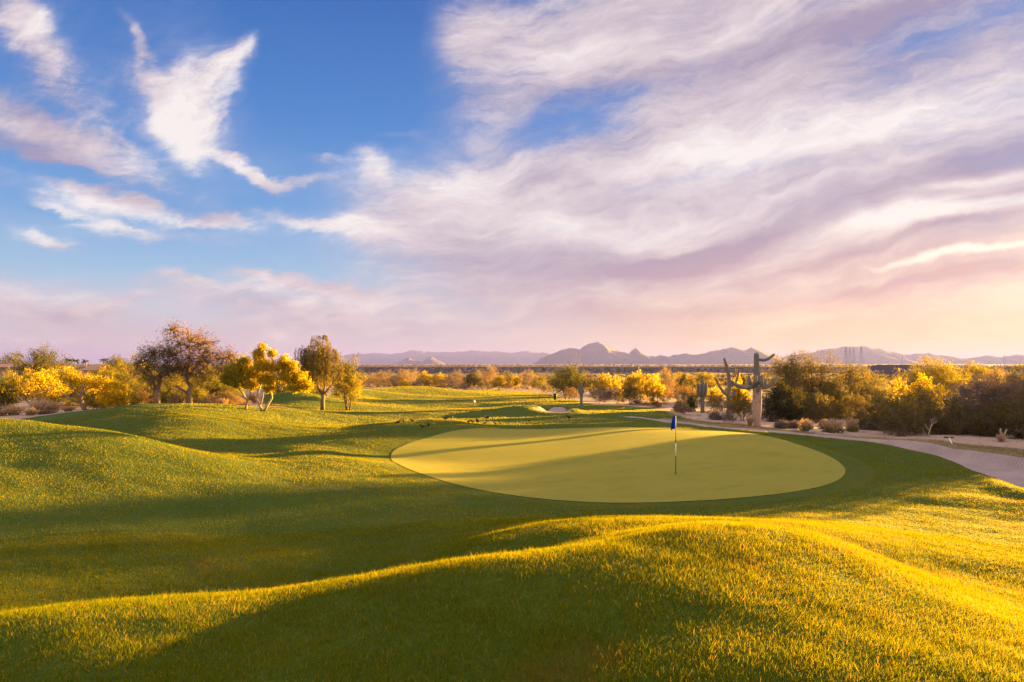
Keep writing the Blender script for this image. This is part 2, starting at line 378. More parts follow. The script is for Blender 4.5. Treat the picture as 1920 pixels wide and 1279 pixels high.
POT_PX = [(998,764),(1003,769),(1020,773.5),(1045,775),(1068,774),(1071,771),(1060,767.5),(1035,765.5),(1012,763.5)]
def hits(L): return np.array([hit(*p) for p in L])
GREEN = spline(hits(GREEN_PX)); SAND = spline(hits(SAND_PX), 4); POT = spline(hits(POT_PX), 4)
GREEN_C = GREEN.mean(0)
PATCH = spline([(-19.2,52.6),(-17.6,51.2),(-16.6,51.6),(-15.4,53.6),(-16.6,54.6),(-18.6,54.4)], 4)
TURF = np.array([(-80,-60),(-80,18),(-42,27),(-30,40.5)] + [tuple(pv(a, 0, b)[:2]) for a, b in
        [(85,42.5),(180,45),(250,46.6),(350,47),(430,48),(480,49),(500,54),(490,60),(500,66),(580,70),(620,80),(628,96),(690,104),(740,118),(790,125),(840,127),(930,133),(1000,122),(1040,104),(1068,86),(1100,74),(1135,69),(1225,65)]] +
        [tuple(hit(*p)) for p in [(1262,776),(1300,787),(1330,792),(1400,796),(1440,803),(1475,808),(1600,821),(1690,826),(1750,829),(1780,830),(1845,836),(1920,843)]] + [(38,36),(70,30),(80,-60)])
def carve(poly, depth, width):
    m = (GX > poly[:, 0].min() - 2) & (GX < poly[:, 0].max() + 2) & (GY > poly[:, 1].min() - 2) & (GY < poly[:, 1].max() + 2)
    d = sd_poly(poly, GX[m], GY[m])
    GZ[m] -= depth * smooth(-.1, width, d)
    GZ[m] += .10 * np.exp(-((d + .5) / .45) ** 2)
_m = (np.abs(GX) < 20) & (GY > 12) & (GY < 48)          # the green is rolled smooth
_k = smooth(-2.5, .5, sd_poly(GREEN, GX[_m], GY[_m])); GZ[_m] = GZ[_m] * (1 - _k) + H0(GX[_m], GY[_m], False) * _k
# denser rows are not needed: the carved banks are 0.3 m or wider
carve(SAND, .42, .7); carve(POT, .30, .6); carve(PATCH, .05, .6)
def H(x, y): return bil(GZ, x, y)
def gz(x, y): return float(H(np.array([x]), np.array([y]))[0])
FAR_E = np.array([hit(*p) for p in SAND_PX[15:]])[::-1]
FAR_E = FAR_E[np.argsort(FAR_E[:, 0])]
def beyond_sand(x, y): return (x > 10) & (x < 36) & (y > np.interp(x, FAR_E[:, 0], FAR_E[:, 1]) - .4) & (y < 50)
sdT = sd_poly(TURF, GX, GY)

# ------------------------------------------------------------------ ground materials
def mat(name): 
    m = bpy.data.materials.new(name); m.use_nodes = True; return m, NT(m.node_tree)
def finish(t, col, rough=.9, normal=None, transl=0.0, spec=.2, tcol=None):
    out = t.n('ShaderNodeOutputMaterial'); b = t.n('ShaderNodeBsdfPrincipled')
    t.put(b.inputs['Base Color'], (*col, 1) if isinstance(col, tuple) and len(col) == 3 else col)
    t.put(b.inputs['Roughness'], rough); b.inputs['Specular IOR Level'].default_value = spec
    if normal is not None: t.put(b.inputs['Normal'], normal)
    if transl > 0:
        tr = t.n('ShaderNodeBsdfTranslucent'); t.put(tr.inputs[0], tcol if tcol is not None else ((*col, 1) if isinstance(col, tuple) and len(col) == 3 else col))
        mx = t.n('ShaderNodeMixShader'); mx.inputs[0].default_value = transl
        t.nt.links.new(b.outputs[0], mx.inputs[1]); t.nt.links.new(tr.outputs[0], mx.inputs[2]); t.nt.links.new(mx.outputs[0], out.inputs[0])
    else: t.nt.links.new(b.outputs[0], out.inputs[0])
def bump(t, h, dist, strength=1.0):
    b = t.n('ShaderNodeBump'); b.inputs['Strength'].default_value = strength; b.inputs['Distance'].default_value = dist
    t.put(b.inputs['Height'], h); return b.outputs[0]
def geo(t): return t.n('ShaderNodeNewGeometry')

m_ground, t = mat("ground_cover")
pos = geo(t).outputs['Position']; at = t.n('ShaderNodeAttribute', attribute_name='turf').outputs['Fac']
far = t.n('ShaderNodeAttribute', attribute_name='far').outputs['Fac']
nb = t.noise(pos, .6, 6, .6); nf = t.noise(pos, 14, 5, .65); nc = t.noise(pos, 2.5, 5, .7); nm = t.noise(pos, .05, 5, .6)
turf = t.sstep(t.m('MULTIPLY_ADD', t.m('SUBTRACT', nc, .5), 1.1, at), -.25, .25)
grass = t.mixc(t.sstep(nb, .3, .7), (.045, .080, .003), (.075, .098, .004))
grass = t.mixc(t.sstep(nf, .35, .75), grass, (.034, .060, .003))
grass = t.mixc(t.sstep(t.noise(t.mapping(pos, sca=(2.5, 1, 1)), .35, 6, .7), .60, .74), grass, (.16, .125, .035))
soil = t.mixc(t.sstep(nc, .3, .7), (.32, .21, .15), (.42, .29, .21))
soil = t.mixc(t.sstep(nf, .55, .75), soil, (.20, .13, .10))
scrub = t.mixc(t.sstep(nb, .40, .56), soil, (.10, .085, .05))
plain = t.mixc(t.sstep(t.noise(pos, .02, 8, .75), .42, .6), (.18, .12, .085), (.06, .055, .03))
dry = t.mixc(far, soil, scrub)
dry = t.mixc(t.sstep(far, .7, 1.0), dry, plain)
grass = t.mixc(t.n('ShaderNodeAttribute', attribute_name='parched').outputs['Fac'], grass, (.21, .15, .065))
col = t.mixc(turf, dry, grass)
finish(t, col, .95, bump(t, t.m('ADD', nf, nc), .03, .6))

m_green, t = mat("putting_green_turf")
pos = geo(t).outputs['Position']
nb = t.noise(pos, .45, 7, .68); nf = t.noise(pos, 40, 3, .6); st = t.noise(t.mapping(pos, rot=(0, 0, R(35)), sca=(8, 1, 1)), 2.2, 3, .5)
col = t.mixc(t.sstep(nb, .3, .7), (.19, .18, .010), (.29, .235, .018))
col = t.mixc(t.sstep(st, .35, .65), col, (.25, .215, .02)); col = t.mixc(t.sstep(nf, .5, .8), col, (.17, .16, .012))
finish(t, col, .9, bump(t, nf, .012, .8))

m_sand, t = mat("bunker_sand")
pos = geo(t).outputs['Position']
rk = t.n('ShaderNodeTexWave'); rk.wave_profile = 'SIN'; t.put(rk.inputs['Vector'], t.mapping(pos, rot=(0, 0, R(118))))
rk.inputs['Scale'].default_value = 2.6; rk.inputs['Distortion'].default_value = 3.5; rk.inputs['Detail'].default_value = 3; rk.inputs['Detail Scale'].default_value = .5
nf = t.noise(pos, 30, 4, .6); nb = t.noise(pos, .8, 5, .6)
col = t.mixc(t.sstep(nb, .3, .7), (.33, .24, .215), (.41, .305, .27))
col = t.mixc(t.sstep(nf, .6, .8), col, (.27, .20, .18))
finish(t, col, .95, bump(t, t.m('MULTIPLY_ADD', nf, .5, rk.outputs['Fac']), .05, .8))

# ------------------------------------------------------------------ ground sheet and the sheets laid on it
ny, nx = GX.shape
idx = np.arange(nx * ny).reshape(ny, nx)
Fc = np.stack([idx[:-1, :-1], idx[:-1, 1:], idx[1:, 1:], idx[1:, :-1]], -1).reshape(-1, 4)
me = np_mesh("ground", np.stack([GX, GY, GZ], -1).reshape(-1, 3), Fc, True)
a_ = me.attributes.new('turf', 'FLOAT', 'POINT'); a_.data.foreach_set('value', np.clip(sdT, -3, 3).ravel().astype(np.float32))
a_ = me.attributes.new('parched', 'FLOAT', 'POINT'); a_.data.foreach_set('value', beyond_sand(GX, GY).ravel().astype(np.float32))
rr = np.hypot(GX, GY); a_ = me.attributes.new('far', 'FLOAT', 'POINT'); a_.data.foreach_set('value', smooth(40, 260, rr).ravel().astype(np.float32))
tag(add("ground", me, m_ground), kind='structure')
def sheet(name, poly, h, lift, m):
    """a fine conforming sheet: a grid clipped to the outline, its rim vertices moved onto the outline"""
    x0, y0 = poly.min(0) - h; x1, y1 = poly.max(0) + h
    xs = np.arange(x0, x1, h); ys = np.arange(y0, y1, h); X, Y = np.meshgrid(xs, ys)
    d = sd_poly(poly, X, Y)
    # vertices just outside are pulled back to the rim
    e = 1e-3; gx = (sd_poly(poly, X + e, Y) - d) / e; gy = (sd_poly(poly, X, Y + e) - d) / e; gl = np.maximum(np.hypot(gx, gy), .3)
    pull = (d < .0) & (d > -1.6 * h)
    X = np.where(pull, X - gx / gl * d, X); Y = np.where(pull, Y - gy / gl * d, Y)
    ok = d > -1.6 * h; n1, n0 = X.shape; ix = np.arange(n0 * n1).reshape(n1, n0)
    q = np.stack([ix[:-1, :-1], ix[:-1, 1:], ix[1:, 1:], ix[1:, :-1]], -1).reshape(-1, 4)
    okf = ok.ravel()[q].all(1); inn = (d.ravel()[q] > 0).any(1); q = q[okf & inn]
    used, inv = np.unique(q, return_inverse=True); q = inv.reshape(-1, 4)
    V = np.stack([X, Y, H(X, Y) + lift], -1).reshape(-1, 3)[used]
    return tag(add(name, np_mesh(name, V, q, True), m), kind='structure')
sheet("putting_green", GREEN, .2, .014, m_green)
sheet("waste_bunker_sand", SAND, .2, .03, m_sand)
sheet("pot_bunker_sand", POT, .2, .03, m_sand)
m_path, t = mat("reddish_path"); pos = geo(t).outputs['Position']
finish(t, t.mixc(t.noise(pos, 3, 5, .6), (.30, .17, .15), (.40, .25, .21)), .95)
sheet("dirt_path", PATCH, .2, .03, m_path)
# ------------------------------------------------------------------ mown grass: real blades, stuff
def leafy(name, c1, c2, tc, transl=.45, nscale=.6, dry=None, rough=.75, spec=.05, patch=None):
    m, t = mat(name); g = geo(t); pos = g.outputs['Position']; rnd = g.outputs['Random Per Island']
    f = t.m('ADD', t.m('MULTIPLY', t.noise(pos, nscale, 3, .6), .6), t.m('MULTIPLY', rnd, .45), clamp=True)
    col = t.mixc(t.sstep(f, .2, .85), c1, c2)
    if dry is not None: col = t.mixc(t.sstep(rnd, dry[1], dry[1] + .03), col, dry[0])
    if patch is not None: col = t.mixc(t.sstep(t.noise(pos, patch[1], 5, .65), patch[2], patch[2] + .12), col, patch[0])
    tcol = t.mixc(1.0, col, tc, 'MULTIPLY')
    finish(t, col, rough, None, transl, spec, tcol)
    return m
m_rough = leafy("rough_grass_blade", (.060, .106, .001), (.145, .172, .002), (2.3, 1.5, .5), .5, .5, ((.30, .22, .07), .94), patch=((.15, .125, .02), .30, .58))
m_fair = leafy("fairway_grass_blade", (.125, .165, .002), (.205, .215, .003), (2.0, 1.5, .5), .5, .12, ((.26, .19, .05), .9), patch=((.24, .18, .06), .10, .60))
m_turf = leafy("green_grass_blade", (.14, .175, .007), (.28, .245, .012), (1.5, 1.2, .7), .45, .55, patch=((.30, .24, .02), .5, .52))
gr = np.random.default_rng(11)
def blades(name, n, r0, r1, p, keep, h, wd, m, grow=.7, rref=7.0, az=46):
    q = 2 - p; U = gr.random(n)
    r = (r0 ** q + U * (r1 ** q - r0 ** q)) ** (1 / q); th = np.radians(gr.uniform(-az, az, n))
    x = r * np.sin(th); y = r * np.cos(th)
    k = keep(x, y); x, y, r = x[k], y[k], r[k]; n = len(x); z = H(x, y)
    W = wd * np.maximum(1, r / rref) ** grow * gr.uniform(.6, 1.4, n); hh = h * gr.uniform(.45, 1.25, n) * (1 + .5 * (W > 0) * np.maximum(0, r / 60 - 1) * .3)
    hh *= 1 + .22 * np.sin(x * 2.1 + 1.7 * np.sin(y * 1.3)) * np.sin(y * 2.6 + 1.3 * np.sin(x * 1.7)) + .18 * np.sin(x * 7.3 + y * 2.1) * np.sin(y * 6.1 - x * 1.9)
    a = gr.uniform(0, 2 * math.pi, n); ln = gr.normal(0, .45, (n, 2)) * hh[:, None]
    dx, dy = np.cos(a) * W / 2, np.sin(a) * W / 2
    V = np.empty((n, 3, 3))
    V[:, 0] = np.c_[x - dx, y - dy, z - .004]; V[:, 1] = np.c_[x + dx, y + dy, z - .004]
    V[:, 2] = np.c_[x + ln[:, 0], y + ln[:, 1], z + hh]
    return tag(add(name, np_mesh(name, V.reshape(-1, 3), np.arange(3 * n).reshape(n, 3)), m), kind='stuff')
sdTg = np.clip(sdT, -5, 5)
def on_turf(x, y): return bil(sdTg, x, y) + gr.normal(0, .25, x.shape) > 0
def masks(x, y):
    k = on_turf(x, y) | ((x > 2) & (y < 44) & (bil(sdTg, x, y) > -.2))
    for poly in (GREEN, SAND, POT, PATCH):
        b = k & (x > poly[:, 0].min() - 1) & (x < poly[:, 0].max() + 1) & (y > poly[:, 1].min() - 1) & (y < poly[:, 1].max() + 1)
        i = np.nonzero(b)[0]; k[i[sd_poly(poly, x[i], y[i]) > (-.02 if poly is not GREEN else -.95)]] = False
    return k & ~beyond_sand(x, y)
def sand_off(x, y):
    k = np.ones(x.shape, bool); i = np.nonzero((x > 5) & (y > 20))[0]; k[i[sd_poly(SAND, x[i], y[i]) > -.02]] = False; return k
def is_fair(x, y):   # the lighter, closer-mown fairway beyond the green
    return ((y > 41) & (x > -22 + .0 * y) & (np.hypot((x - 2) / 1.0, 0) < 30)) 
blades("rough_grass", 780000, 3.2, 16, 1.25, masks, .044, .0055, m_rough, az=64)
def clump_blades(name, nc, per, m):
    """taller tufts the mower missed"""
    r = gr.uniform(3.4, 15, nc); th = np.radians(gr.uniform(-60, 60, nc)); cx, cy_ = r * np.sin(th), r * np.cos(th); k = masks(cx, cy_); cx, cy_ = cx[k], cy_[k]
    s = gr.uniform(.03, .11, len(cx)); x = (cx[:, None] + gr.normal(0, 1, (len(cx), per)) * s[:, None]).ravel(); y = (cy_[:, None] + gr.normal(0, 1, (len(cx), per)) * s[:, None]).ravel()
    n = len(x); z = H(x, y); hh = np.repeat(gr.uniform(.05, .085, len(cx)), per) * gr.uniform(.5, 1.15, n); a = gr.uniform(0, 6.283, n); W = .0055
    ln = gr.normal(0, .5, (n, 2)) * hh[:, None]; V = np.empty((n, 3, 3)); dx, dy = np.cos(a) * W / 2, np.sin(a) * W / 2
    V[:, 0] = np.c_[x - dx, y - dy, z - .004]; V[:, 1] = np.c_[x + dx, y + dy, z - .004]; V[:, 2] = np.c_[x + ln[:, 0], y + ln[:, 1], z + hh]
    return tag(add(name, np_mesh(name, V.reshape(-1, 3), np.arange(3 * n).reshape(n, 3)), m), kind='stuff')
clump_blades("grass_clumps", 2600, 30, m_rough)
blades("mown_slope_grass", 740000, 15, 48, 1.0, lambda x, y: masks(x, y) & ~is_fair(x, y), .038, .0065, m_rough, az=54)
blades("fairway_grass", 520000, 40, 145, 1.0, lambda x, y: masks(x, y) & is_fair(x, y), .041, .007, m_fair, .95)
m_coll = leafy("collar_grass_blade", (.125, .155, .004), (.21, .20, .007), (1.9, 1.4, .6), .5, .6, patch=((.2, .16, .04), .5, .55))
m_parch = leafy("parched_grass_blade", (.17, .12, .045), (.26, .19, .075), (1.3, 1.1, .8), .4, .8, ((.12, .12, .02), .75))
def collar_keep(x, y):
    k = (np.abs(x - GREEN_C[0]) < 16) & (y > 16) & (y < 48); i = np.nonzero(k)[0]; d = sd_poly(GREEN, x[i], y[i]) + gr.normal(0, .10, len(i)); k[i[(d > .04) | (d < -1.3)]] = False; return k & ~beyond_sand(x, y)
blades("green_collar_grass", 900000, 16, 48, .6, collar_keep, .022, .007, m_coll, .5, 18, 32)
blades("parched_lip_grass", 500000, 26, 50, .8, lambda x, y: beyond_sand(x, y) & on_turf(x, y) & sand_off(x, y), .06, .01, m_parch, .5, 20, 45)
def in_green(x, y): return sd_poly(GREEN, x, y) + gr.normal(0, .05, x.shape) > -.03
def green_keep(x, y):
    k = (np.abs(x - GREEN_C[0]) < 14) & (y > 18) & (y < 46); i = np.nonzero(k)[0]; k[i[~in_green(x[i], y[i])]] = False; return k
blades("putting_green_grass", 420000, 18, 46, .6, green_keep, .016, .008, m_turf, .3, 20, 30)
# ------------------------------------------------------------------ plant materials
m_bark, t = mat("grey_brown_bark"); pos = geo(t).outputs['Position']
nn = t.noise(t.mapping(pos, sca=(1, 1, 4)), 9, 5, .65)
finish(t, t.mixc(nn, (.10, .065, .045), (.27, .18, .12)), .9, bump(t, nn, .03))
m_pale, t = mat("pale_bark"); pos = geo(t).outputs['Position']; nn = t.noise(t.mapping(pos, sca=(1, 1, 3)), 8, 4, .6)
finish(t, t.mixc(nn, (.24, .17, .10), (.44, .34, .22)), .9, bump(t, nn, .02))
LEAF = {
 'yellow': leafy("yellow_blossom", (.35, .24, .008), (.52, .365, .012), (1.2, 1.2, .7), .55, .9, ((.18, .16, .02), .90)),
 'lime': leafy("yellow_green_foliage", (.16, .14, .010), (.30, .235, .014), (1.3, 1.2, .8), .45, .7, ((.5, .36, .03), .9)),
 'green': leafy("green_foliage", (.055, .062, .014), (.12, .115, .02), (1.6, 1.4, .7), .4, .7, ((.25, .2, .03), .93)),
 'olive': leafy("olive_foliage", (.115, .11, .02), (.24, .195, .03), (1.3, 1.25, .7), .42, .6, ((.4, .27, .03), .9)),
 'mesq': leafy("brown_mesquite_foliage", (.075, .066, .025), (.17, .135, .045), (1.35, 1.25, .7), .42, .7, ((.30, .19, .06), .9)),
 'russet': leafy("russet_mesquite_foliage", (.13, .075, .035), (.27, .155, .06), (1.4, 1.15, .7), .42, .7, ((.36, .22, .05), .9)),
 'rust': leafy("reddish_brown_foliage", (.14, .085, .038), (.25, .165, .07), (1.3, 1.1, .7), .4, .8, ((.4, .28, .05), .88)),
 'grey': leafy("grey_purple_twigs", (.12, .095, .085), (.23, .18, .155), (1.2, 1.0, .9), .3, .9, ((.30, .24, .12), .92)),
 'tan': leafy("tan_twigs", (.20, .145, .085), (.34, .25, .145), (1.2, 1.05, .8), .35, .8, ((.42, .3, .06), .9)),
 'weep': leafy("weeping_foliage", (.095, .085, .018), (.18, .14, .03), (1.4, 1.3, .6), .45, .8, ((.35, .22, .05), .9)),
 'straw': leafy("dry_grass_straw", (.40, .27, .16), (.58, .42, .27), (1.15, 1.05, .85), .4, 1.2, ((.25, .22, .08), .9)),
 'dark': leafy("dark_evergreen_foliage", (.03, .035, .014), (.065, .06, .02), (1.5, 1.3, .7), .35, .7),
}
# ------------------------------------------------------------------ plant builder
def unit(v): return v / np.maximum(np.linalg.norm(v, axis=-1, keepdims=True), 1e-9)
def leaf_quads(p, d, ln, wd, rg):
    """diamond leaves at p along d"""
    n = len(p); r = rg.normal(size=(n, 3)); s = unit(np.cross(d, r))
    L = (ln * np.clip(rg.lognormal(-.12, .42, n), .35, 2.2))[:, None]; W = (wd * rg.uniform(.6, 1.3, n))[:, None]
    V = np.stack([p - d * L * .5, p + s * W * .5, p + d * L * .5, p - s * W * .5], 1)
    return V.reshape(-1, 3), np.arange(4 * n).reshape(n, 4)
STY = {  # attractors, leaves per attractor, leaf length, width, spray length, scatter, droop, stems, trunk share, trunk radius share, twig radius
 'yellow': (230, 32, .16, .085, .30, .15, -.15, 3, .22, .022, .012),
 'lime': (230, 46, .15, .06, .40, .18, .1, 3, .2, .02, .012),
 'green': (220, 48, .15, .06, .40, .18, 0, 2, .2, .022, .012),
 'olive': (210, 40, .15, .05, .42, .18, 0, 3, .18, .02, .012),
 'mesq': (240, 34, .13, .05, .45, .17, 0, 3, .2, .022, .014),
 'rust': (170, 34, .14, .05, .36, .16, .2, 5, .08, .012, .011),
 'grey': (200, 34, .24, .022, .34, .12, .5, 8, .03, .008, .009),
 'tan': (190, 38, .22, .03, .40, .14, .3, 6, .08, .012, .010),
 'dark': (180, 50, .14, .07, .30, .18, 0, 2, .15, .022, .012),
}
def lumps_for(kind, rg, thick=False):
    """ellipsoids (centre, radii) in a unit crown box x,y in -1..1, z in 0..1"""
    L = []
    low = kind in ('grey', 'tan', 'rust')
    k = rg.integers(7, 11)
    for i in range(k):
        a = 2 * math.pi * (i + rg.uniform(-.3, .3)) / k; q = rg.uniform(.35, .68)
        z = rg.uniform(.30, .62) if not low else rg.uniform(.28, .55)
        L.append(((q * math.cos(a), q * math.sin(a), z), (rg.uniform(.28, .40), rg.uniform(.28, .40), rg.uniform(.20, .30))))
    for i in range(4):
        a = rg.uniform(0, 6.28); q = rg.uniform(0, .35)
        L.append(((q * math.cos(a), q * math.sin(a), rg.uniform(.6, .80)), (rg.uniform(.24, .36), rg.uniform(.24, .36), rg.uniform(.14, .22))))
    L.append(((0, 0, .5), (.55, .55, .32)))
    if thick:
        for i in range(8):
            a = 2 * math.pi * (i + rg.uniform(-.3, .3)) / 8; q = rg.uniform(.4, .62)
            L.append(((q * math.cos(a), q * math.sin(a), rg.uniform(.14, .28)), (.36, .36, .18)))
        L.append(((0, 0, .22), (.5, .5, .2)))
    return L
def plant_meshes(kind, h, w, seed, lumps=None, sty=None, res=1.0, depth=None, thick=False):
    na, lp, ln, wd, spray, scat, droop, nst, tf, tr, twr = sty or STY[kind]
    rg = np.random.default_rng(seed); lumps = lumps or lumps_for(kind, rg, thick)
    hw = w / 2; hd = (depth or w) / 2; sc3 = np.array([hw, hd, h])
    size = max(.45, min(1.6, math.sqrt(w * h) / 4.6))
    vol = np.array([l[1][0] * l[1][1] * l[1][2] for l in lumps]) ** .75; vol /= vol.sum()
    na = int(na * min(1.5, size ** .8) * (1.5 if thick else 1))
    c = rg.choice(len(lumps), na, p=vol)
    dv = unit(rg.normal(size=(na, 3))); q = rg.uniform(.35, 1, na) ** .6
    C = np.array([l[0] for l in lumps])[c]; Rr = np.array([l[1] for l in lumps])[c]
    A = (C + dv * q[:, None] * Rr) * sc3
    A[:, 2] = np.maximum(A[:, 2], .04 * h)
    # limbs: one node per lump, reached from a stem
    mb = MB(); nodes = []
    fork = []
    tr_ = tr * h
    for s in range(nst):
        a = 2 * math.pi * (s + rg.uniform(-.3, .3)) / nst
        b = np.array([math.cos(a), math.sin(a), 0]) * tr_ * (1.2 if nst > 1 else 0)
        f = np.array([math.cos(a) * hw * (.16 if nst > 1 else .03), math.sin(a) * hd * (.16 if nst > 1 else .03), tf * h * rg.uniform(.85, 1.2)])
        mid = (b + f) / 2 + rg.normal(0, .02 * h, 3) * np.array([1, 1, .2])
        rr_ = tr_ / math.sqrt(nst) * 1.25
        mb.tube([b - [0, 0, .12], mid, f], [rr_ * 1.25, rr_, rr_ * .85], 7); fork.append((f, rr_ * .85))
    for (lc, lr) in lumps:
        n_ = np.array(lc) * sc3 * np.array([.85, .85, .92])
        j = int(np.argmin([np.linalg.norm((f - n_)[:2]) for f, _ in fork])); f, fr = fork[j]
        m1 = f + (n_ - f) * .35 + np.array([0, 0, .06 * h]) + rg.normal(0, .03 * h, 3); m2 = f + (n_ - f) * .7 + rg.normal(0, .03 * h, 3)
        mb.tube([f, m1, m2, n_], [fr * .75, fr * .55, fr * .38, fr * .22], 5, False); nodes.append((n_, m1, m2))
    NN = np.array([n for t3 in nodes for n in t3])
    near = np.argmin(((A[:, None] - NN[None]) ** 2).sum(-1), 1); N0 = NN[near]
    for i in range(na):
        mid = (N0[i] + A[i]) / 2 + rg.normal(0, .04 * h, 3)
        mb.tube([N0[i], mid, A[i]], [twr * size * 1.3, twr * size, twr * size * .6], 3, False)
    n = int(lp * res); out = unit(A - N0 + 1e-6) + np.array([0, 0, -droop if droop < 0 else droop]) + unit(A - np.array([0, 0, .3 * h])) * .5
    out = unit(out)
    D = np.repeat(out, n, 0); Pp = np.repeat(A, n, 0); tt = rg.uniform(-.35, 1, len(D))[:, None]
    side = rg.normal(0, 1, (len(D), 3)); Pp = Pp + D * tt * spray * size + side * scat * size * (1.1 - .5 * np.maximum(tt, 0))
    Pp[:, 2] = np.maximum(Pp[:, 2], .03)
    dirs = unit(D + rg.normal(0, .75, D.shape))
    k = 1 if res >= 1 else res ** -.5
    V, Fq = leaf_quads(Pp, dirs, ln * size ** .5 * k, wd * size ** .5 * k, rg)
    return mb.mesh('trunk', True), np_mesh('crown', V, Fq)
NAMES = {'yellow': ('palo_verde_tree', 'tree'), 'lime': ('palo_verde_tree', 'tree'), 'green': ('desert_tree', 'tree'), 'olive': ('desert_tree', 'tree'),
         'mesq': ('mesquite_tree', 'tree'), 'rust': ('desert_shrub', 'shrub'), 'grey': ('desert_shrub', 'shrub'), 'tan': ('bare_tree', 'tree'), 'dark': ('evergreen_tree', 'tree')}
GROUPS = {'palo_verde_tree': 'palo verde trees around the course', 'desert_tree': 'leafy desert trees around the course', 'mesquite_tree': 'mesquite trees around the course',
          'desert_shrub': 'low desert shrubs', 'bare_tree': 'bare tan trees behind the fairway', 'evergreen_tree': 'dark evergreens in the brush'}
_cache = {}; _seed = [100]
def plant(kind, px, Y, top, wpx, label, base=None, lumps=None, name=None, cat=None, bark=None, sty=None, thick=None, squash=1.0):
    if Y is None: X, Y = hit(px, base)
    else: X = (px - 960) / F * Y
    z = gz(X, Y); h = (CZ - (top - HY) / F * Y - z) * 1.06; w = wpx / F * Y * 1.25
    if thick is None: thick = px > 1440 and Y < 80
    if h < .25: print('LOW', label, h); h = .25
    nm, ct = NAMES[kind]; nm = name or nm; ct = cat or ct
    _seed[0] += 1
    small = lumps is None and not thick and (wpx < 50 or Y > 95)
    if small:
        key = (kind, _seed[0] % 4, round(math.log2(w / 3)))
        if key not in _cache:
            ww = 3 * 2 ** key[2]; _cache[key] = (plant_meshes(kind, ww * .85, ww, _seed[0], sty=sty, res=.75), ww)
        (tm, cm), ww = _cache[key]; sx, sz = w / ww, h / (ww * .85)
    else:
        tm, cm = plant_meshes(kind, h, w, _seed[0], lumps, sty, depth=w * squash, thick=thick); sx = sz = 1
    r_ = root(nm, (X, Y, z - .02), label, ct, GROUPS.get(nm))
    if small: r_.rotation_euler = (0, 0, (_seed[0] * 2.4) % 6.28); r_.scale = (sx, sx, sz)
    shr = ct == 'shrub'
    add('stems' if shr else 'trunk', tm, bark or (m_pale if kind in ('yellow', 'lime', 'tan', 'grey') else m_bark), r_)
    add('foliage' if shr else 'crown', cm, LEAF[kind], r_)
    return r_

# ------------------------------------------------------------------ left: trees and brush behind the mounds
plant('green', 18, 125, 660, 62, 'dark green tree at far left, behind the low pink-roofed house')
plant('green', 84, 84, 652, 88, 'broad round green tree standing up from the left skyline beside the house')
plant('green', 216, 110, 671, 70, 'low green tree on the skyline left of the two big mesquites')
plant('olive', 262, 100, 668, 50, 'green-gold tree peeping over the brush just left of the mesquite crowns')
plant('olive', 108, 78, 694, 60, 'golden brush tree right behind the yellow-topped palo verde at left')
plant('mesq', 133, 74, 690, 44, 'brownish tree just left of the dark saguaro cluster')
plant('olive', 196, 72, 684, 66, 'golden olive tree in front of the small tiled house')
plant('olive', 238, 64, 690, 62, 'dull gold tree between the broken palo verde and the left mesquite')
plant('olive', 208, 60, 716, 62, 'orange-gold bushy tree behind the yellow right half of the broken tree')
plant('rust', 262, 57, 722, 44, 'rust-coloured bush left of the left mesquite trunk')
plant('yellow', 62, 53, 693, 122, 'wide palo verde with yellow top above the pale dry grass at left')
plant('green', 4, 51, 716, 44, 'dark green bush cut off by the left edge of the photo')
plant('olive', 20, 60, 694, 70, 'gold-green tree at the left edge under the house')
for px, Y, tp, wp, kd, lb in ((128, 70, 686, 70, 'olive', 'golden tree behind the broken palo verde, under the saguaro cluster'), (178, 66, 700, 60, 'lime', 'yellow-green bush below the three-stemmed saguaro'), (232, 78, 676, 70, 'olive', 'gold tree crown reaching the left mesquite crown'),
        (284, 70, 690, 66, 'olive', 'dull gold tree directly behind the left mesquite trunk'), (352, 72, 690, 74, 'olive', 'dull gold tree behind the crooked mesquite trunk'), (386, 66, 700, 60, 'lime', 'yellow-green tree low behind the right half of the big mesquite'),
        (184, 55, 726, 46, 'olive', 'low golden bush right of the broken trunk, half hidden by yellow blossom'), (238, 56, 722, 44, 'lime', 'yellow-green low bush on the mound edge left of the mesquites'), (314, 57, 724, 40, 'olive', 'low gold bush between the two mesquite trunks'), (374, 56, 724, 40, 'olive', 'low gold bush right of the crooked mesquite trunk'), (430, 60, 712, 44, 'olive', 'low gold bush behind the slim pale trunk'), (530, 74, 702, 60, 'green', 'dark green brush behind the brightest yellow palo verde'), (576, 80, 706, 50, 'green', 'dark green brush left of the weeping tree trunk')):
    plant(kd, px, Y, tp, wp, lb, thick=True)
plant('green', 590, 70, 716, 40, 'dark brush showing right behind the weeping tree trunk', thick=True)
plant('rust', 470, 58, 738, 30, 'rusty low bush behind the slim pale trunk, beside the grassy mound')
plant('tan', 446, 54, 742, 34, 'tan low shrub between the mound edge and the slim pale trunk', name='desert_shrub', cat='shrub')
plant('olive', 322, 62, 700, 60, 'golden tree seen between the two mesquite trunks')
plant('olive', 402, 62, 682, 74, 'gold-green tree directly right of the larger mesquite crown')
plant('olive', 444, 68, 666, 66, 'tall gold-green tree behind the left of the two pale-trunked palo verdes')
plant('green', 408, 58, 716, 40, 'small dark green tree low to the right of the mesquite trunk')
plant('tan', 396, 52, 738, 50, 'pinkish dry shrub right of the large mesquite trunk', name='desert_shrub', cat='shrub')
plant('tan', 432, 51, 735, 34, 'pale dry shrub left of the pale-trunked palo verde', name='desert_shrub', cat='shrub')
plant('rust', 330, 53, 742, 26, 'small rusty shrub at the foot of the large mesquite', )
plant('grey', 456, 50, 757, 26, 'low grey shrub at the foot of the pale palo verde trunk')
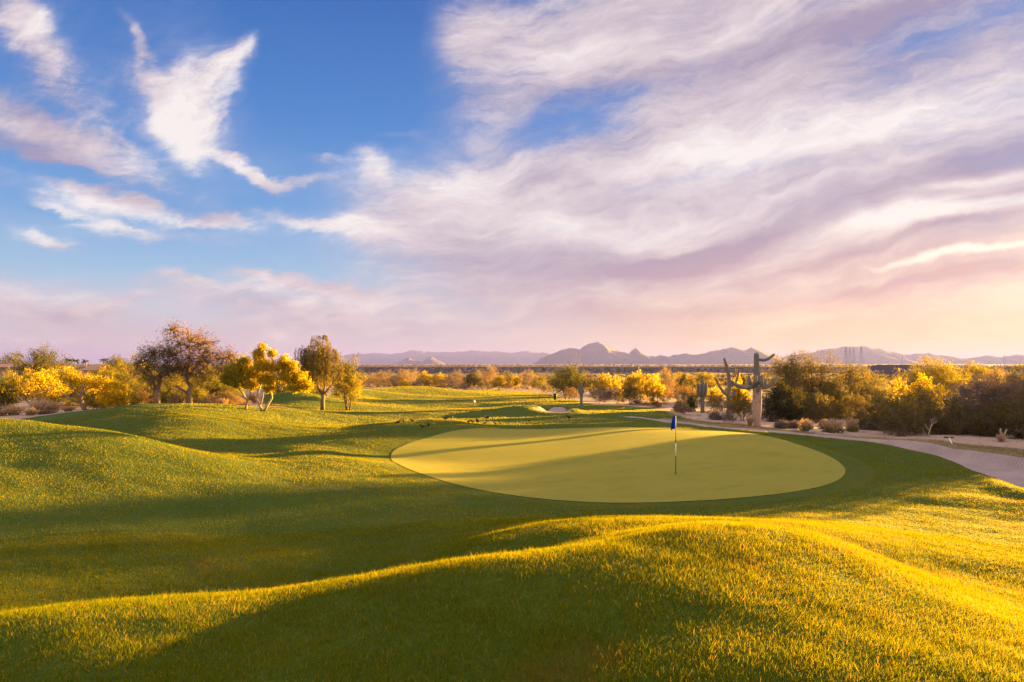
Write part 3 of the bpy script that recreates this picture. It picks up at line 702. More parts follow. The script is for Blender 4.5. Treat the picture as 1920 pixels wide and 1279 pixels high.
plant('grey', 46, 46, 768, 34, 'grey-purple shrub among the pale grass at far left')
plant('grey', 12, 46, 760, 40, 'grey shrub in the pale grass at the left edge')
plant('grey', 88, 44, 774, 22, 'small dark shrub where the left mound meets the pale grass')

def tuft(px, base, top, wpx, label, Y=None, mt='straw', n=420, low=None):
    if Y is None: X, Y = hit(px, base)
    else: X = (px - 960) / F * Y
    z = gz(X, Y); h = CZ - (top - HY) / F * Y - z; w = wpx / F * Y
    rg = np.random.default_rng(int(px * 7 + top)); h = max(h, .3)
    a = rg.uniform(0, 6.283, n); q = rg.uniform(0, 1, n) ** .6; L = h * rg.uniform(.5, 1.12, n) * (1 - .18 * q * q)
    bx = np.cos(a) * q * w * .16; by = np.sin(a) * q * w * .16; ex = np.cos(a) * q * w * .46; ey = np.sin(a) * q * w * .46
    wd = .016 * max(1, Y / 40); d = rg.uniform(0, 3.14, n); ox, oy = np.cos(d) * wd, np.sin(d) * wd
    V = np.empty((n, 5, 3))
    V[:, 0] = np.c_[bx - ox, by - oy, 0 * L - .03]; V[:, 1] = np.c_[bx + ox, by + oy, 0 * L - .03]
    mx, my = bx + (ex - bx) * .4, by + (ey - by) * .4
    V[:, 2] = np.c_[mx + ox, my + oy, L * .62]; V[:, 3] = np.c_[mx - ox, my - oy, L * .62]; V[:, 4] = np.c_[ex, ey, L * rg.uniform(.85, 1.0, n)]
    i = np.arange(n)[:, None] * 5
    F1 = np.concatenate([np.c_[i, i + 1, i + 2], np.c_[i, i + 2, i + 3], np.c_[i + 3, i + 2, i + 4]])
    o = root('grass_tuft', (X, Y, z), label, 'grass tuft', 'clumps of dry desert grass')
    add('blades', np_mesh('blades', V.reshape(-1, 3), F1), LEAF[mt], o)
    # feathery seed heads at the tips
    k = rg.random(n) < .28; tp = V[k, 4]; m_ = len(tp)
    pp = np.repeat(tp, 3, 0) + rg.normal(0, .03, (m_ * 3, 3)); dd = unit(np.repeat(tp * np.array([1, 1, .8]), 3, 0) + rg.normal(0, .25, (m_ * 3, 3)))
    Vq, Fq = leaf_quads(pp, dd, .16, .03, rg); tag(add('plumes', np_mesh('plumes', Vq, Fq), LEAF['straw'], o), kind='stuff')
    if low:
        n2 = 260; a = rg.uniform(0, 6.283, n2); q = rg.uniform(.2, 1, n2) ** .5
        p = np.c_[np.cos(a) * q * w * .42, np.sin(a) * q * w * .42, rg.uniform(.02, .4, n2) * h]
        dd = unit(np.c_[np.cos(a), np.sin(a), np.full(n2, .8)] + rg.normal(0, .4, (n2, 3)))
        Vq, Fq = leaf_quads(p, dd, .3 * h, .03, rg); add('green_base', np_mesh('green_base', Vq, Fq), LEAF[low], o)
    return o
tuft(76, 786, 748, 46, 'tall orange-lit dry grass clump below the wide palo verde', Y=45)
tuft(100, 782, 754, 34, 'dry grass clump left of the broken tree stump', Y=45.5)
tuft(26, 788, 762, 40, 'pinkish dry grass clump near the left edge of the photo', Y=44)
tuft(2, 788, 766, 34, 'pinkish grass clump cut by the left photo edge', Y=43.5)
tuft(58, 788, 766, 30, 'short pink grass clump at the rim of the near left mound', Y=43.5)
tuft(128, 778, 762, 28, 'short dry grass clump right beside the broken tree foot', Y=46)
tuft(230, 760, 748, 24, 'pale grass clump on the mound edge left of the mesquites', Y=49)
tuft(418, 764, 748, 26, 'pale dry grass clump right of the mesquites on the mound edge', Y=50)

# ------------------------------------------------------------------ hero trees on the left
def mesquite(px, Y, top, w, label, seed, lumps, bark_pts, leaf='mesq', na=360, lp=15):
    X = (px - 960) / F * Y; z = gz(X, Y); h = CZ - (top - HY) / F * Y - z; S = Y / F
    r_ = root('mesquite_tree', (X, Y, z - .02), label, 'tree', GROUPS['mesquite_tree']); rg = np.random.default_rng(seed)
    # trunk and limbs given as polylines in photo pixels relative to the trunk foot, with depth in metres
    mb = MB(); ends = []
    for pts, r0, r1 in bark_pts:
        P3 = [np.array([a * S, d, b * S]) for a, b, d in pts]; n = len(P3)
        mb.tube(P3, [r0 + (r1 - r0) * i / (n - 1) for i in range(n)], 8); ends += P3[1:]
    lumps = [(np.array([a * S, d, b * S]), np.array([ra * S, rd, rb * S])) for a, b, d, ra, rb, rd in lumps]
    vol = np.array([np.prod(l[1]) for l in lumps]) ** .7; vol /= vol.sum()
    nodes = np.array(ends)
    for lc, lr in lumps:
        j = np.argmin(((nodes - lc) ** 2).sum(1)); m1 = nodes[j] + (lc - nodes[j]) * .5 + rg.normal(0, .12, 3)
        mb.tube([nodes[j], m1, lc], [.06, .045, .025], 5, False); nodes = np.vstack([nodes, m1, lc])
    c = rg.choice(len(lumps), na, p=vol); dv = unit(rg.normal(size=(na, 3))); q = rg.uniform(.2, 1, na) ** .5
    A = np.array([l[0] for l in lumps])[c] + dv * q[:, None] * np.array([l[1] for l in lumps])[c]
    near = np.argmin(((A[:, None] - nodes[None]) ** 2).sum(-1), 1); N0 = nodes[near]
    for i in range(na):
        mid = (N0[i] + A[i]) / 2 + rg.normal(0, .10, 3); e = A[i] + (A[i] - N0[i]) * .15 + rg.normal(0, .06, 3)
        mb.tube([N0[i], mid, A[i], e], [.022, .017, .012, .006], 3, False)
        for k in range(2):
            e2 = A[i] + unit(A[i] - N0[i] + rg.normal(0, .35, 3)) * rg.uniform(.2, .45); mb.tube([A[i], (A[i] + e2) / 2 + rg.normal(0, .03, 3), e2], [.010, .008, .005], 3, False)
    mb.build('trunk', m_bark, r_, True)
    D = np.repeat(unit(A - N0), lp, 0); Pp = np.repeat(A, lp, 0) + D * rg.uniform(-.4, .5, (na * lp, 1)) + rg.normal(0, .17, (na * lp, 3))
    V, Fq = leaf_quads(Pp, unit(D + rg.normal(0, .9, D.shape)), .115, .055, rg)
    add('crown', np_mesh('crown', V, Fq), LEAF[leaf], r_)
    return r_
mesquite(295, 47.5, 640, 90, 'shorter of the two brown mesquites on the left mound, forked straight trunk', 21,
    [(-20, 82, 0, 22, 14, 1.1), (14, 92, .4, 22, 18, 1.1), (-2, 66, -.3, 34, 12, 1.2), (-28, 60, .3, 20, 12, 1.0), (26, 66, .2, 18, 14, 1.0), (-8, 98, 0, 22, 14, 1.0), (0, 48, .2, 26, 10, 1.0), (-38, 76, 0, 9, 12, .6)],
    [([(0, -2, 0), (0, 12, 0), (0, 28, 0)], .20, .17), ([(0, 26, 0), (4, 38, 0), (4, 55, .1), (6, 72, .2)], .13, .06), ([(-1, 27, 0), (-5, 40, -.1), (-6, 52, -.1), (-14, 68, -.2)], .11, .05), ([(-6, 50, -.1), (-18, 56, 0), (-26, 62, .2)], .05, .03), ([(4, 50, .1), (16, 58, .1), (24, 64, .2)], .05, .03)])
mesquite(350, 48.2, 597, 148, 'tallest brown mesquite on the left mound with crooked forked trunk', 22,
    [(-20, 128, 0, 18, 24, 1.1), (2, 118, .4, 28, 22, 1.4), (30, 112, 0, 26, 24, 1.3), (58, 92, .2, 28, 18, 1.3), (82, 84, 0, 14, 14, .8), (-26, 100, -.3, 24, 20, 1.2), (0, 86, .6, 36, 20, 1.5), (34, 80, -.5, 34, 18, 1.4), (-18, 72, .2, 26, 14, 1.1), (20, 58, .2, 40, 12, 1.3), (60, 62, .2, 24, 12, 1.1), (-30, 142, 0, 8, 10, .5), (-14, 60, 0, 22, 10, .8)],
    [([(6, -2, 0), (6, 10, 0), (5, 24, 0), (8, 36, 0)], .19, .15), ([(8, 34, 0), (0, 42, .1), (-2, 56, .1), (2, 72, .1), (4, 90, .2)], .12, .05), ([(8, 34, 0), (3, 44, -.2), (10, 58, -.2), (20, 74, -.2), (30, 92, 0)], .10, .04),
     ([(3, 20, 0), (-8, 30, -.3), (-16, 36, -.4)], .10, .07), ([(-6, 0, -.2), (-4, 12, -.2), (-8, 24, -.2)], .06, .04), ([(0, 58, .1), (-10, 68, .2), (-18, 78, .2), (-24, 96, .1)], .07, .03), ([(2, 72, .1), (6, 84, .2), (0, 108, .3)], .05, .03), ([(20, 74, -.2), (40, 80, 0), (60, 86, .1)], .05, .03)], na=620, lp=13, leaf='russet')

# broken palo verde near the left edge
def broken_tree():
    Y = 47.5; px = 160; X = (px - 960) / F * Y; z = gz(X, Y); S = Y / F
    r_ = root('palo_verde_tree', (X, Y, z - .03), 'yellow palo verde with a snapped dark trunk and bare limbs at left', 'tree', GROUPS['palo_verde_tree']); rg = np.random.default_rng(5)
    mb = MB()
    for pts, r0, r1 in [([(2, -2, 0), (-6, 10, 0), (-8, 22, 0), (-6, 36, 0), (-3, 50, 0)], .16, .09), ([(-7, 14, 0), (-18, 20, -.2), (-28, 24, -.2), (-40, 33, -.2)], .09, .035),
                        ([(-10, 22, 0), (-16, 32, .1), (-26, 42, .2), (-34, 58, .2)], .07, .025), ([(-5, 30, 0), (0, 40, .1), (10, 44, .1), (22, 46, .1)], .05, .03), ([(4, 44, .1), (30, 44, .3), (50, 36, .3)], .035, .02), ([(-26, 42, .2), (-36, 46, .1)], .03, .02)]:
        P3 = [np.array([a * S, d, b * S]) for a, b, d in pts]; mb.tube(P3, [r0 + (r1 - r0) * i / (len(P3) - 1) for i in range(len(P3))], 7)
    mb.build('trunk', m_bark, r_, True)
    Ls = [(-30, 62, .3, 9, 16, .5), (-10, 56, .3, 20, 7, .6), (20, 52, .4, 18, 8, .7), (44, 40, .3, 20, 16, .9), (56, 26, .2, 16, 16, .9), (30, 24, .6, 20, 18, .8), (60, 14, .3, 12, 8, .7), (2, 46, .8, 14, 8, .5)]
    A = []
    for a, b, d, ra, rb, rd in Ls:
        n = int(14 + ra * rb * .12); A.append(np.array([a * S, d, b * S]) + unit(rg.normal(size=(n, 3))) * rg.uniform(.2, 1, (n, 1)) ** .5 * np.array([ra * S, rd, rb * S]))
    A = np.vstack(A); lp = 28; D = unit(A - np.array([.1, .2, .9])); D = np.repeat(D, lp, 0)
    Pp = np.repeat(A, lp, 0) + D * rg.uniform(-.2, .3, (len(D), 1)) + rg.normal(0, .13, (len(D), 3)); Pp[:, 2] = np.maximum(Pp[:, 2], .05)
    V, Fq = leaf_quads(Pp, unit(D + rg.normal(0, .8, D.shape)), .13, .07, rg); add('crown', np_mesh('crown', V, Fq), LEAF['yellow'], r_)
broken_tree()

# the two pale-trunked palo verdes left of the weeping tree
def palo(px, base, top, label, seed, stems, Ls, leaf, lp=46, dens=.15):
    X, Y = hit(px, base); z = gz(X, Y); S = Y / F
    r_ = root('palo_verde_tree', (X, Y, z - .03), label, 'tree', GROUPS['palo_verde_tree']); rg = np.random.default_rng(seed); mb = MB(); ends = []
    for pts, r0, r1 in stems:
        P3 = [np.array([a * S, d, b * S]) for a, b, d in pts]; mb.tube(P3, [r0 + (r1 - r0) * i / (len(P3) - 1) for i in range(len(P3))], 7); ends += P3
    ends = np.array(ends); A = []
    for a, b, d, ra, rb, rd in Ls:
        c = np.array([a * S, d, b * S]); j = np.argmin(((ends - c) ** 2).sum(1)); mb.tube([ends[j], (ends[j] + c) / 2 + rg.normal(0, .08, 3), c], [.045, .035, .02], 5, False)
        n = int(10 + ra * rb * dens); A.append(c + unit(rg.normal(size=(n, 3))) * rg.uniform(.2, 1, (n, 1)) ** .5 * np.array([ra * S, rd, rb * S]) * .80)
    mb.build('trunk', m_pale, r_, True)
    A = np.vstack(A); D = np.repeat(unit(A - np.array([0, 0, 1.2])), lp, 0)
    Pp = np.repeat(A, lp, 0) + D * rg.uniform(-.15, .22, (len(D), 1)) + rg.normal(0, .085, (len(D), 3))
    V, Fq = leaf_quads(Pp, unit(D + rg.normal(0, .8, D.shape)), .13, .07, rg); add('crown', np_mesh('crown', V, Fq), LEAF[leaf], r_)
palo(461, 767, 665, 'gold-green palo verde with one slim pale trunk, left of the brightest yellow tree', 31,
     [([(0, -2, 0), (2, 16, 0), (-6, 30, 0), (-14, 40, 0)], .09, .05), ([(2, 16, 0), (8, 30, .1), (10, 44, .1)], .07, .04), ([(-3, 22, 0), (-16, 30, -.2)], .04, .025)],
     [(-24, 70, .2, 22, 18, .8), (-10, 84, .6, 18, 14, .8), (-14, 50, 0, 20, 12, .7), (-36, 54, .2, 14, 14, .7)], 'lime', dens=.11)
palo(495, 772, 653, 'brightest yellow palo verde with two splayed pale trunks beside the fairway', 32,
     [([(-2, -2, 0), (-8, 12, 0), (-14, 24, 0), (-10, 40, 0), (-4, 60, .1)], .10, .05), ([(0, 0, 0), (6, 14, .1), (14, 26, .1), (12, 42, .1), (20, 62, .1)], .10, .05), ([(-6, 14, 0), (-4, 28, .2), (-2, 46, .2)], .05, .03), ([(14, 40, .1), (34, 52, .2), (56, 56, .2)], .05, .025)],
     [(-12, 104, .2, 14, 15, .6), (-2, 86, 0, 18, 14, .8), (-22, 72, .1, 18, 16, .8), (16, 82, .1, 16, 12, .7), (14, 110, .2, 9, 8, .4), (36, 92, .2, 15, 15, .7), (52, 82, .2, 14, 12, .6), (44, 66, .1, 22, 14, .8), (66, 62, .2, 14, 14, .7), (76, 48, .2, 12, 12, .6), (56, 46, .2, 18, 9, .7), (6, 60, -.2, 22, 12, .7), (-20, 50, -.2, 14, 10, .6), (14, 44, -.3, 16, 8, .6), (-6, 120, .2, 8, 6, .4)], 'yellow', 26, .20)

# weeping tree
def weeping(px, base, label, seed, stems, strands_at, name='weeping_tree', mt='weep', bark=None):
    X, Y = hit(px, base); z = gz(X, Y); S = Y / F
    r_ = root(name, (X, Y, z - .03), label, 'tree', 'weeping trees beside the fairway'); rg = np.random.default_rng(seed); mb = MB(); ends = []
    for pts, r0, r1 in stems:
        P3 = [np.array([a * S, d, b * S]) for a, b, d in pts]; mb.tube(P3, [r0 + (r1 - r0) * i / (len(P3) - 1) for i in range(len(P3))], 8); ends += P3
    ends = np.array(ends); PP = []; DD = []
    for a, b, d, ra, rb, rd, n, L in strands_at:
        c = np.array([a * S, d, b * S]); tops = c + rg.uniform(-1, 1, (n, 3)) * np.array([ra * S, rd, rb * S])
        for tp in tops:
            j = np.argmin(((ends - tp) ** 2).sum(1)); mid = (ends[j] + tp) / 2 + np.array([0, 0, .15]); mb.tube([ends[j], mid, tp], [.02, .014, .008], 3, False)
            ln = L * S * rg.uniform(.5, 1.15); k = int(ln / .028) + 6; tt = np.sort(rg.uniform(0, 1, k)); o = unit((tp - ends[j]) * np.array([1, 1, 0]) + 1e-4) * .25
            p = tp + o * np.minimum(tt, .4)[:, None] * 1.2 + np.array([0, 0, -1]) * (tt ** 1.3 * ln)[:, None] + rg.normal(0, .035, (k, 3)); PP.append(p)
            DD.append(unit(np.array([0, 0, -1.0]) + rg.normal(0, .45, (k, 3))))
            mb.tube([tp, tp + o * .5 + np.array([0, 0, -ln * .4]), tp + o * .5 + np.array([0, 0, -ln])], [.008, .006, .003], 3, False)
    mb.build('trunk', bark or m_bark, r_, True)
    V, Fq = leaf_quads(np.vstack(PP), np.vstack(DD), .14, .035, rg); V[:, 2] = np.maximum(V[:, 2], .35)
    add('crown', np_mesh('crown', V, Fq), LEAF[mt], r_)
weeping(605, 769, 'tall weeping tree with hanging brown-green foliage and one dark trunk', 41,
    [([(0, -2, 0), (0, 14, 0), (1, 30, 0)], .19, .15), ([(0, 29, 0), (-8, 42, 0), (-12, 60, .1), (-13, 80, .1), (-10, 100, .1), (-8, 122, .1)], .11, .03), ([(1, 29, 0), (3, 44, .1), (1, 62, .2), (4, 84, .2), (0, 110, .2), (-2, 134, .2)], .09, .02),
     ([(2, 30, 0), (12, 42, 0), (24, 56, 0), (36, 70, 0)], .08, .03), ([(-12, 70, .1), (-22, 90, 0), (-32, 110, 0)], .05, .02), ([(2, 70, .2), (10, 92, 0), (20, 112, 0)], .05, .02)],
    [(-18, 114, 0, 20, 10, 1.2, 62, 72), (-28, 100, 0, 12, 12, .9, 44, 66), (4, 110, 0, 18, 12, 1.1, 56, 52), (-4, 130, .2, 14, 10, .7, 26, 28), (18, 104, 0, 12, 8, .7, 22, 34), (-38, 112, 0, 8, 6, .5, 12, 26), (-34, 100, 0, 6, 8, .5, 10, 40), (-12, 84, .2, 20, 12, 1.0, 40, 44), (28, 80, 0, 14, 10, .6, 20, 26), (2, 76, .4, 10, 10, .6, 20, 34), (28, 104, 0, 6, 4, .4, 8, 22), (-14, 136, .1, 6, 4, .3, 6, 18), (4, 139, 0, 4, 3, .2, 5, 14)])
plant('olive', 652, 58, 672, 60, 'thin olive tree right of the tall weeping tree trunk', squash=.7)
plant('yellow', 652, 62, 700, 46, 'orange-yellow palo verde glowing right of the tall weeping tree')

# ------------------------------------------------------------------ middle distance, behind the fairway
MID = [('tan', 700, 150, 700, 44, 'leftmost bare tan tree in the row behind the far fairway'), ('tan', 722, 148, 694, 50, 'widest bare tan tree behind the rolling far mounds'),
 ('tan', 757, 146, 694, 46, 'bare orange-tan tree behind the small yellow bush'), ('yellow', 759, 134, 713, 26, 'small yellow bush on the crest of the far mounds'),
 ('grey', 676, 140, 706, 34, 'dark grey brush right of the weeping tree, behind the fairway'), ('grey', 784, 138, 712, 30, 'low grey brush right of the small yellow bush'),
 ('yellow', 797, 152, 697, 34, 'yellow-green round tree, left of a matching yellow pair'), ('yellow', 826, 154, 700, 28, 'smaller yellow tree right beside the round yellow-green one'),
 ('grey', 843, 142, 698, 40, 'grey-purple bare tree behind the far fairway end'), ('tan', 858, 148, 694, 32, 'tall pale bare tree left of the dark evergreen'),
 ('dark', 885, 142, 698, 36, 'single dark evergreen in the row behind the fairway'), ('tan', 918, 150, 688, 46, 'tall tan tree right of the dark evergreen'),
 ('yellow', 936, 142, 704, 32, 'yellow bush in front of the tall tan tree'), ('yellow', 968, 146, 701, 22, 'small round yellow tree in mid-distance, centre of the photo'),
 ('grey', 986, 146, 697, 26, 'grey bare tree right of the small round yellow tree'), ('olive', 1010, 144, 703, 30, 'olive bush left of the big dark green palo verde'),
 ('tan', 992, 170, 692, 40, 'rusty bare tree behind the grey one near the photo centre'), ('tan', 775, 175, 690, 60, 'far tan tree behind the gap between tan and yellow trees'), ('tan', 900, 180, 691, 60, 'far tan tree behind the dark evergreen'),
 ('rust', 826, 136, 722, 22, 'small rusty bush on the far right mound'), ('rust', 950, 138, 716, 26, 'rusty bush right of the yellow bush at the fairway end'), ('olive', 955, 160, 697, 34, 'olive tree behind the small yellow tree and tan tree'),
 ('grey', 870, 136, 716, 24, 'low grey bush at the dark evergreen foot')]
for a in MID: plant(*a)
plant('green', 1064, 92, 685, 84, 'large dome-shaped green palo verde, right side lit yellow, beyond the small bunker')
plant('rust', 1074, 84, 724, 34, 'rusty bush under the right side of the dome-shaped palo verde')
plant('tan', 1024, 100, 716, 26, 'dry tan bush at the left foot of the dome-shaped palo verde', name='desert_shrub', cat='shrub')
plant('yellow', 1136, 92, 701, 62, 'yellow palo verde between the dome-shaped tree and the biggest yellow tree')
plant('yellow', 1196, 74, 694, 74, 'biggest yellow palo verde, in the middle right beyond the fairway')
plant('yellow', 1228, 73, 713, 46, 'yellow right-hand neighbour of the biggest yellow palo verde')
plant('mesq', 1182, 71.5, 716, 34, 'dark brown-green bush in front of the biggest yellow palo verde')
plant('grey', 1120, 71, 720, 40, 'bare grey shrub right of the lone pole cactus')
plant('grey', 1137, 73, 728, 26, 'smaller grey shrub right of the bare grey one near the pole cactus')
plant('grey', 1196, 69, 748, 26, 'low silver shrub at the foot of the biggest yellow palo verde')
plant('tan', 1160, 76, 726, 26, 'dry shrub left of the biggest yellow palo verde base', name='desert_shrub', cat='shrub')
plant('tan', 1246, 100, 692, 56, 'bare pinkish tree right of the yellow trees', )
plant('lime', 1275, 125, 699, 60, 'yellow-green flat-topped tree in the strip above the reddish brush')
plant('lime', 1322, 120, 698, 58, 'yellow-green flat-topped tree above the candelabra cactus')
plant('dark', 1282, 90, 703, 30, 'dark rounded tree left of the candelabra cactus')
plant('mesq', 1298, 84, 706, 30, 'dark brown tree close behind the candelabra cactus')
plant('rust', 1278, 75, 716, 48, 'reddish brush left of the candelabra cactus')
plant('rust', 1252, 78, 722, 30, 'rusty shrub right of the yellow neighbour tree')
plant('yellow', 1342, 72, 724, 40, 'yellow bush right of the candelabra cactus')
plant('olive', 1308, 76, 728, 40, 'olive shrub behind the foot of the candelabra cactus')
plant('rust', 1232, 66, 752, 30, 'low reddish shrub left of the vase-shaped shrub')
plant('rust', 1214, 68, 752, 22, 'small red-brown shrub at the fairway edge')
plant('grey', 1279, 56, 752, 36, 'vase-shaped grey shrub standing alone on the fairway edge', sty=(190, 30, .24, .028, .34, .10, .8, 9, .03, .010, .010))
plant('green', 1293, 61, 750, 17, 'small round bright green bush behind the vase-shaped shrub', name='desert_shrub', cat='shrub')
plant('yellow', 1274, 58, 754, 14, 'tiny yellow flowering bush behind the vase-shaped shrub', name='desert_shrub', cat='shrub')
plant('yellow', 1380, 64, 702, 36, 'yellow tree just left of the big saguaro, above its arm')
plant('dark', 1388, 66, 699, 26, 'dark green tree behind the left arm of the big saguaro')
plant('yellow', 1385, 58, 722, 34, 'yellow bush under the left arm of the big saguaro')
plant('rust', 1352, 52, 735, 54, 'rusty brown mesquite bush between the candelabra cactus and the big saguaro')
plant('mesq', 1392, 49.5, 742, 46, 'dark brush close left of the big saguaro trunk')
plant('grey', 1366, 47.5, 772, 24, 'low grey shrub left of the big saguaro foot')
plant('grey', 1340, 50, 774, 18, 'small dark shrub on the bare soil left of the big saguaro')

# ------------------------------------------------------------------ right: big mesquites, brush
plant('mesq', 1476, 57, 651, 92, 'tallest mesquite, right behind the big saguaro, its crown against the sky', lumps=None)
plant('mesq', 1532, 58, 662, 88, 'second tall mesquite from the big saguaro, left of the power pylons')
plant('dark', 1466, 52, 716, 78, 'dark low bush at the right of the big saguaro trunk')
plant('mesq', 1592, 60, 676, 80, 'mesquite below the group of four pylons')
plant('olive', 1560, 57, 712, 60, 'gold-flecked bush in the middle of the right-hand thicket')
plant('mesq', 1532, 53.5, 736, 66, 'dark brown bush in front of the thicket behind the pink grass clumps')
plant('olive', 1632, 68, 690, 56, 'golden mesquite left of the purple-roofed house')
plant('mesq', 1614, 51.5, 736, 60, 'dark bush in the thicket below the purple-roofed house')
plant('lime', 1752, 85, 678, 120, 'broad flat yellow-green palo verde right of the purple-roofed house')
plant('lime', 1826, 95, 684, 90, 'yellow-green crown behind the large grey bush at right')
plant('yellow', 1684, 64, 708, 36, 'yellow palo verde below the purple roof')
plant('yellow', 1730, 48, 704, 76, 'bright yellow palo verde in front of the flat yellow-green one')
plant('olive', 1668, 60, 728, 60, 'orange-gold bush left of the yellow palo verde on the right')
plant('mesq', 1722, 42, 718, 84, 'dark brown-green bush standing in front of the bright yellow palo verde')
plant('grey', 1824, 41, 704, 104, 'large grey-brown leafless bush right of the yellow palo verdes', name='mesquite_tree', cat='tree', bark=m_bark, sty=(330, 40, .2, .035, .42, .17, .2, 6, .1, .018, .012))
plant('mesq', 1792, 39.5, 744, 80, 'dark mesquite bush reaching the bare soil behind the bunker rake')
plant('grey', 1900, 40, 700, 92, 'rightmost large grey-brown bush, cut by the photo edge', name='mesquite_tree', cat='tree', bark=m_bark, sty=(330, 40, .2, .035, .42, .17, .2, 6, .1, .018, .012))
plant('mesq', 1868, 38.6, 748, 70, 'dark brush behind the forked pale stump')
plant('green', 1908, 62, 684, 56, 'green tree top above the grey-brown bush at the right edge')
plant('tan', 1872, 74, 682, 60, 'bare tan tree top behind the right-edge bushes')
plant('mesq', 1690, 39.5, 744, 76, 'low dark bush left of the dark brown-green one, behind grey shrubs')
plant('mesq', 1750, 40, 758, 56, 'low dark bush right behind the spindly dry sapling')
plant('mesq', 1935, 37, 716, 80, 'dark low bush at the very right edge behind the grey shrub')
plant('mesq', 2030, 36.5, 702, 110, 'low dark bush outside the right photo edge')
plant('mesq', 1652, 43.5, 730, 70, 'brown bush low in front of the gap below the purple-roofed house')
plant('mesq', 2010, 60, 592, 140, 'unseen tall mesquite added beyond right edge for shade, first of a row')  # row of three out of view, added and heightened to shade the valley
plant('mesq', 2115, 61, 588, 150, 'unseen tall mesquite added beyond right edge for shade, second of a row')
plant('mesq', 2215, 60, 594, 120, 'unseen tall mesquite added beyond right edge for shade, third of a row')
plant('mesq', 1990, 38, 694, 90, 'mesquite standing just outside the right photo edge')
plant('mesq', 2080, 35.5, 700, 90, 'second mesquite outside the right photo edge')
GRY = [(1466, 788, 24, 'low grey shrub right of the big saguaro foot'), (1490, 790, 20, 'small grey shrub left of the pale grass clumps'), (1618, 786, 24, 'grey shrub right of the pink grass clumps'),
       (1648, 783, 34, 'grey-purple shrub under the orange-gold bush'), (1676, 782, 34, 'wide grey-purple shrub left of the spindly dry tree'), (1704, 779, 30, 'grey-purple shrub directly left of the spindly dry tree'),
       (1730, 784, 30, 'grey shrub close behind the spindly dry tree'), (1766, 786, 32, 'grey shrub right of the spindly dry tree'), (1546, 786, 22, 'grey shrub between the pink grass clumps'), (1838, 798, 34, 'low grey shrub left of the forked pale stump'), (1906, 796, 36, 'low grey shrub at the right photo edge'), (1800, 800, 26, 'small grey shrub under the dark mesquite bush behind the rake')]
for i, (px, top, wp, lb) in enumerate(GRY):
    plant('grey', px, 43.6 - max(0, px - 1640) * .021, top, wp, lb, sty=(150, 34, .16, .03, .2, .10, .3, 8, .03, .008, .007))
tuft(1562, 812, 787, 46, 'largest pink-plumed grass clump at the desert edge', low='green', n=700)
tuft(1512, 808, 786, 30, 'pale grass clump left of the largest pink-plumed one', low='green', n=420)
tuft(1598, 810, 786, 26, 'straw grass clump right of the largest pink-plumed one', low='olive', n=420)
tuft(1406, 800, 781, 18, 'small straw grass clump at the big saguaro foot', Y=44.6, n=320)
# ------------------------------------------------------------------ cacti
m_cact, t = mat("saguaro_skin"); tcn = t.n('ShaderNodeTexCoord').outputs['Object']
nn = t.noise(tcn, 6, 5, .65); n2 = t.noise(tcn, 1.6, 4, .6)
green = t.mixc(nn, (.115, .105, .078), (.22, .19, .15))
finish(t, t.mixc(t.sstep(n2, .55, .72), green, (.30, .22, .17)), .85, bump(t, nn, .02))
m_cork, t = mat("saguaro_corky_trunk"); tcn = t.n('ShaderNodeTexCoord').outputs['Object']
nn = t.noise(t.mapping(tcn, sca=(1, 1, 3)), 9, 6, .7); n2 = t.noise(tcn, 3.0, 5, .6)
c = t.mixc(nn, (.33, .20, .13), (.52, .36, .25)); c = t.mixc(t.sstep(n2, .58, .66), c, (.16, .10, .08))
finish(t, c, .95, bump(t, nn, .03))
def ribbed(pts, rad, ribs=13, dep=.13, sub=5, dome=True):
    """fluted cactus limb along a smooth path with a rounded tip"""
    pts = np.array(pts, float); rad = np.array(rad, float); N = len(pts); pp = []; rr_ = []
    for i in range(N - 1):
        p0, p1, p2, p3 = pts[max(i - 1, 0)], pts[i], pts[i + 1], pts[min(i + 2, N - 1)]
        for k in range(sub):
            s = k / sub; pp.append(.5 * (2 * p1 + (p2 - p0) * s + (2 * p0 - 5 * p1 + 4 * p2 - p3) * s * s + (3 * p1 - p0 - 3 * p2 + p3) * s ** 3)); rr_.append(rad[i] + (rad[i + 1] - rad[i]) * s)
    pp.append(pts[-1]); rr_.append(rad[-1])
    if dome:
        d = unit(pp[-1] - pp[-2]); r0 = rr_[-1]; e = pp[-1]
        for a in (25, 50, 70, 84): pp.append(e + d * r0 * 1.15 * math.sin(R(a))); rr_.append(r0 * math.cos(R(a)))
    n = ribs * 4; vs = []; ref = np.array([0.3, 1, 0.1]); M = len(pp)
    for i in range(M):
        tg = unit(pp[min(i + 1, M - 1)] - pp[max(i - 1, 0)]); a = unit(ref - tg * ref.dot(tg)); ref = a; b = np.cross(tg, a)
        for k in range(n):
            th = 2 * math.pi * k / n; r = rr_[i] * (1 - dep * (.5 - .5 * math.cos(th * ribs)))
            vs.append(pp[i] + (a * math.cos(th) + b * math.sin(th)) * r)
    fs = [(i * n + k, i * n + (k + 1) % n, (i + 1) * n + (k + 1) % n, (i + 1) * n + k) for i in range(M - 1) for k in range(n)]
    fs += [tuple(range(n - 1, -1, -1)), tuple((M - 1) * n + k for k in range(n))]
    b = MB(); b.add(vs, fs); return b
